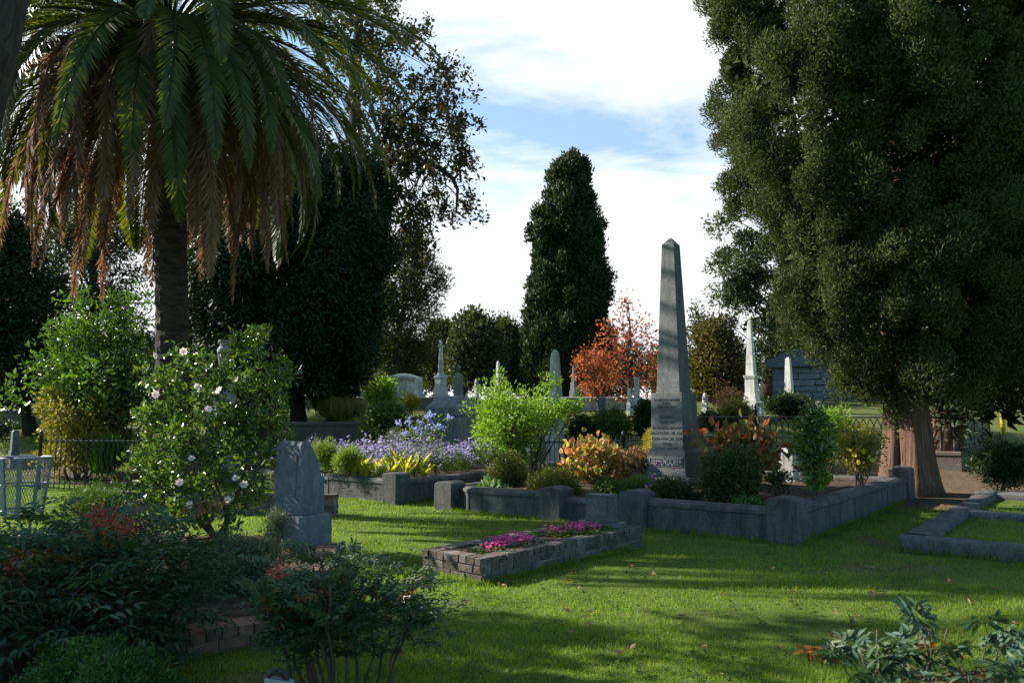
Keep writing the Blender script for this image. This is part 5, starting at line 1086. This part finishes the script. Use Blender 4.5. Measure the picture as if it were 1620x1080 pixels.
# ================================================================== LAWN
def lawn():
    N = 420000; Y = 2.9 * (24 / 2.9) ** rng.random(N); X = rng.uniform(-.86, .86, N) * Y; P = np.stack([X, Y], 1)
    keep = ~inside(P, P4, UV_U, UV_V, PLOT_D, PLOT_W, .13) & ~inside(P, LAV, UV_U, UV_V, 4.7, 4.7, .13) & ~inside(P, BA, BU, BV, BL, BW, .0) & ~left_bed(P)
    inr = inside(P, KC, -UV_V, UV_U, KW, KD, .0); edge = inr & ~inside(P, KC + (UV_U - UV_V) * .28, -UV_V, UV_U, KW, KD - .5, 0.)
    d = dirt_at(P); keep &= ~edge & (rng.random(N) > d * 1.15) & ~((Y > 18) & (X > 11)) & ~((Y > 20) & (X > -6)) & ~inside(P, FK, UV_U, -UV_U, 9, 9)
    P = P[keep]; Y = P[:, 1]; n = len(P); X = P[:, 0]
    patch = .5 + .5 * np.sin(X * 2.1 + 1.3 * np.sin(Y * 1.7)) * np.sin(Y * 2.3 + np.sin(X * 1.1)); k = np.maximum(1, Y / 7) ** .75
    z = terr(0, Y) - .012 + np.where(inside(P, KC, -UV_V, UV_U, KW, KD, 0.), .07, 0)
    D = np.c_[rng.normal(size=(n, 2)) * .45, np.ones(n)]; L = (.024 + .026 * patch * rng.random(n)) * k ** .6 * rng.uniform(.6, 1.3, n); W = .0062 * k
    S = unit(np.c_[rng.normal(size=(n, 2)), np.zeros(n)]); B = np.c_[P, z]; T = B + unit(D) * L[:, None]
    V = np.stack([B - S * W[:, None] / 2, B + S * W[:, None] / 2, T], 1).reshape(-1, 3)
    tag(link('lawn_grass', np_mesh('lawn_grass', V, np.arange(3 * n).reshape(-1, 3)), LM['turf']), 'short bright green grass of the lawn', 'grass', kind='stuff')
    g = np.array([(a, b) for b in np.linspace(.28, KD - .25, 20) for a in np.linspace(.28, KW, 16)]); Q = KC + g[:, :1] * -UV_V + g[:, 1:] * UV_U
    i = np.arange(19)[:, None] * 16 + np.arange(15)[None]; F = np.stack([i, i + 1, i + 17, i + 16], -1).reshape(-1, 4)
    me = np_mesh('plot_lawn', np.c_[Q, np.full(len(Q), .062)], F, True); a = me.attributes.new('dirt', 'FLOAT', 'POINT'); a.data.foreach_set('value', np.full(len(Q), .25, 'f'))
    tag(link('plot_lawn', me, bpy.data.materials['lawn_and_soil']), kind='structure')
lawn()
def leaves_on_lawn():
    sp = []
    while len(sp) < 85:
        Y = rng.uniform(3.6, 8.6); X = rng.uniform(-1.7, .64 * Y); P = np.array([[X, Y]])
        if inside(P, BA, BU, BV, BL, BW, .1)[0] or left_bed(P)[0] or inside(P, KC, -UV_V, UV_U, KW, KD, .2)[0] or inside(P, P4, UV_U, UV_V, PLOT_D, PLOT_W, .2)[0]: continue
        sp.append((X, Y))
    ms = []
    for k in range(4):
        n = 5; a = np.linspace(-1.9, 1.9, n); me = leaf_mesh('fallen_leaf', np.zeros((n, 3)), np.c_[np.cos(a), np.sin(a), np.full(n, .25) + rng.normal(size=n) * .2], np.tile((0, 0, 1.), (n, 1)), .038 * rng.uniform(.7, 1.2, n), .026, 'leaf', .2, -.2); me.materials.append(LM['fallen']); ms.append(me)
    for i, (x, y) in enumerate(sp):
        o = bpy.data.objects.new('fallen_leaf', ms[i % 4]); COL.objects.link(o); o.location = (x, y, .022); o.rotation_euler = (rng.normal() * .3, rng.normal() * .3, rng.uniform(0, 6)); o.scale = (rng.uniform(.7, 1.3),) * 3
        tag(o, 'curled dry brown leaf fallen on the front lawn', 'leaf', 'fallen leaves on the lawn')
leaves_on_lawn()

def kerb_tufts():
    lst = []
    def along_wall(p, q, n, side):
        d = unit(q - p); k = np.array((d[1], -d[0])) * side; t = rng.random(n) * np.linalg.norm(q - p); g = np.sin(t * 2.7) * np.sin(t * 1.1 + 1) > -.35; t = t[g]; m = len(t)
        P = p + d * t[:, None] + k * np.abs(rng.normal(size=m) * .03)[:, None]; B = np.c_[P, np.full(m, -.01)]; D = unit(np.c_[rng.normal(size=(m, 2)) * .5, np.ones(m)]); S = unit(np.c_[rng.normal(size=(m, 2)), np.zeros(m)]); L = rng.uniform(.04, .10, m)[:, None]
        lst.append(np.stack([B - S * .004, B + S * .004, B + D * L], 1).reshape(-1, 3))
    along_wall(P4 - UV_U * .15 - UV_V * .2, P4 - UV_U * .15 + UV_V * PLOT_W, 2600, -1); along_wall(P4 - UV_V * .17, P4 - UV_V * .17 + UV_U * PLOT_D, 2000, 1)
    along_wall(LAV - UV_U * .15, LAV - UV_U * .15 + UV_V * 4.5, 1500, -1); along_wall(LAV - UV_V * .15, LAV - UV_V * .15 + UV_U * 4.5, 900, 1)
    along_wall(BA - BU * .01, BA - BU * .01 + BV * BW, 500, -1); along_wall(BA - BV * .01, BA - BV * .01 + BU * BL, 1700, 1)
    along_wall(KC, KC - UV_V * KW, 1600, 1); along_wall(KC, KC + UV_U * KD, 1800, -1)
    V = np.concatenate(lst); tag(link('lawn_edge_grass', np_mesh('lawn_edge_grass', V, np.arange(len(V)).reshape(-1, 3)), LM['turf']), 'longer uncut grass along the foot of the kerbs', 'grass', kind='stuff')
    n = 900; Y = 3.2 * 4 ** rng.random(n); P = np.c_[rng.uniform(-.3, .75, n) * Y, Y]; cl = np.sin(P[:, 0] * 1.7 + 1) * np.sin(P[:, 1] * 1.9) > -.1
    ok = cl & ~inside(P, P4, UV_U, UV_V, PLOT_D, PLOT_W, .2) & ~inside(P, BA, BU, BV, BL, BW, .1) & ~left_bed(P) & ~inside(P, KC, -UV_V, UV_U, KW, KD, .1) & ~inside(P, LAV, UV_U, UV_V, 4.7, 4.7, .2); P = np.repeat(P[ok], 7, 0); m = len(P); a = rng.uniform(0, 6.28, m)
    V, F = leaf_arrays(np.c_[P + np.c_[np.cos(a), np.sin(a)] * .01, np.full(m, .012)], np.c_[np.cos(a), np.sin(a), rng.uniform(.3, 1., m)], np.tile((0, 0, 1.), (m, 1)), rng.uniform(.02, .05, m), .016, 'leaf', .1, .2)
    tag(link('lawn_weeds', np_mesh('lawn_weeds', V, F), LM['green']), 'small broad leaved weeds scattered through the lawn', 'weeds', kind='stuff')
kerb_tufts()
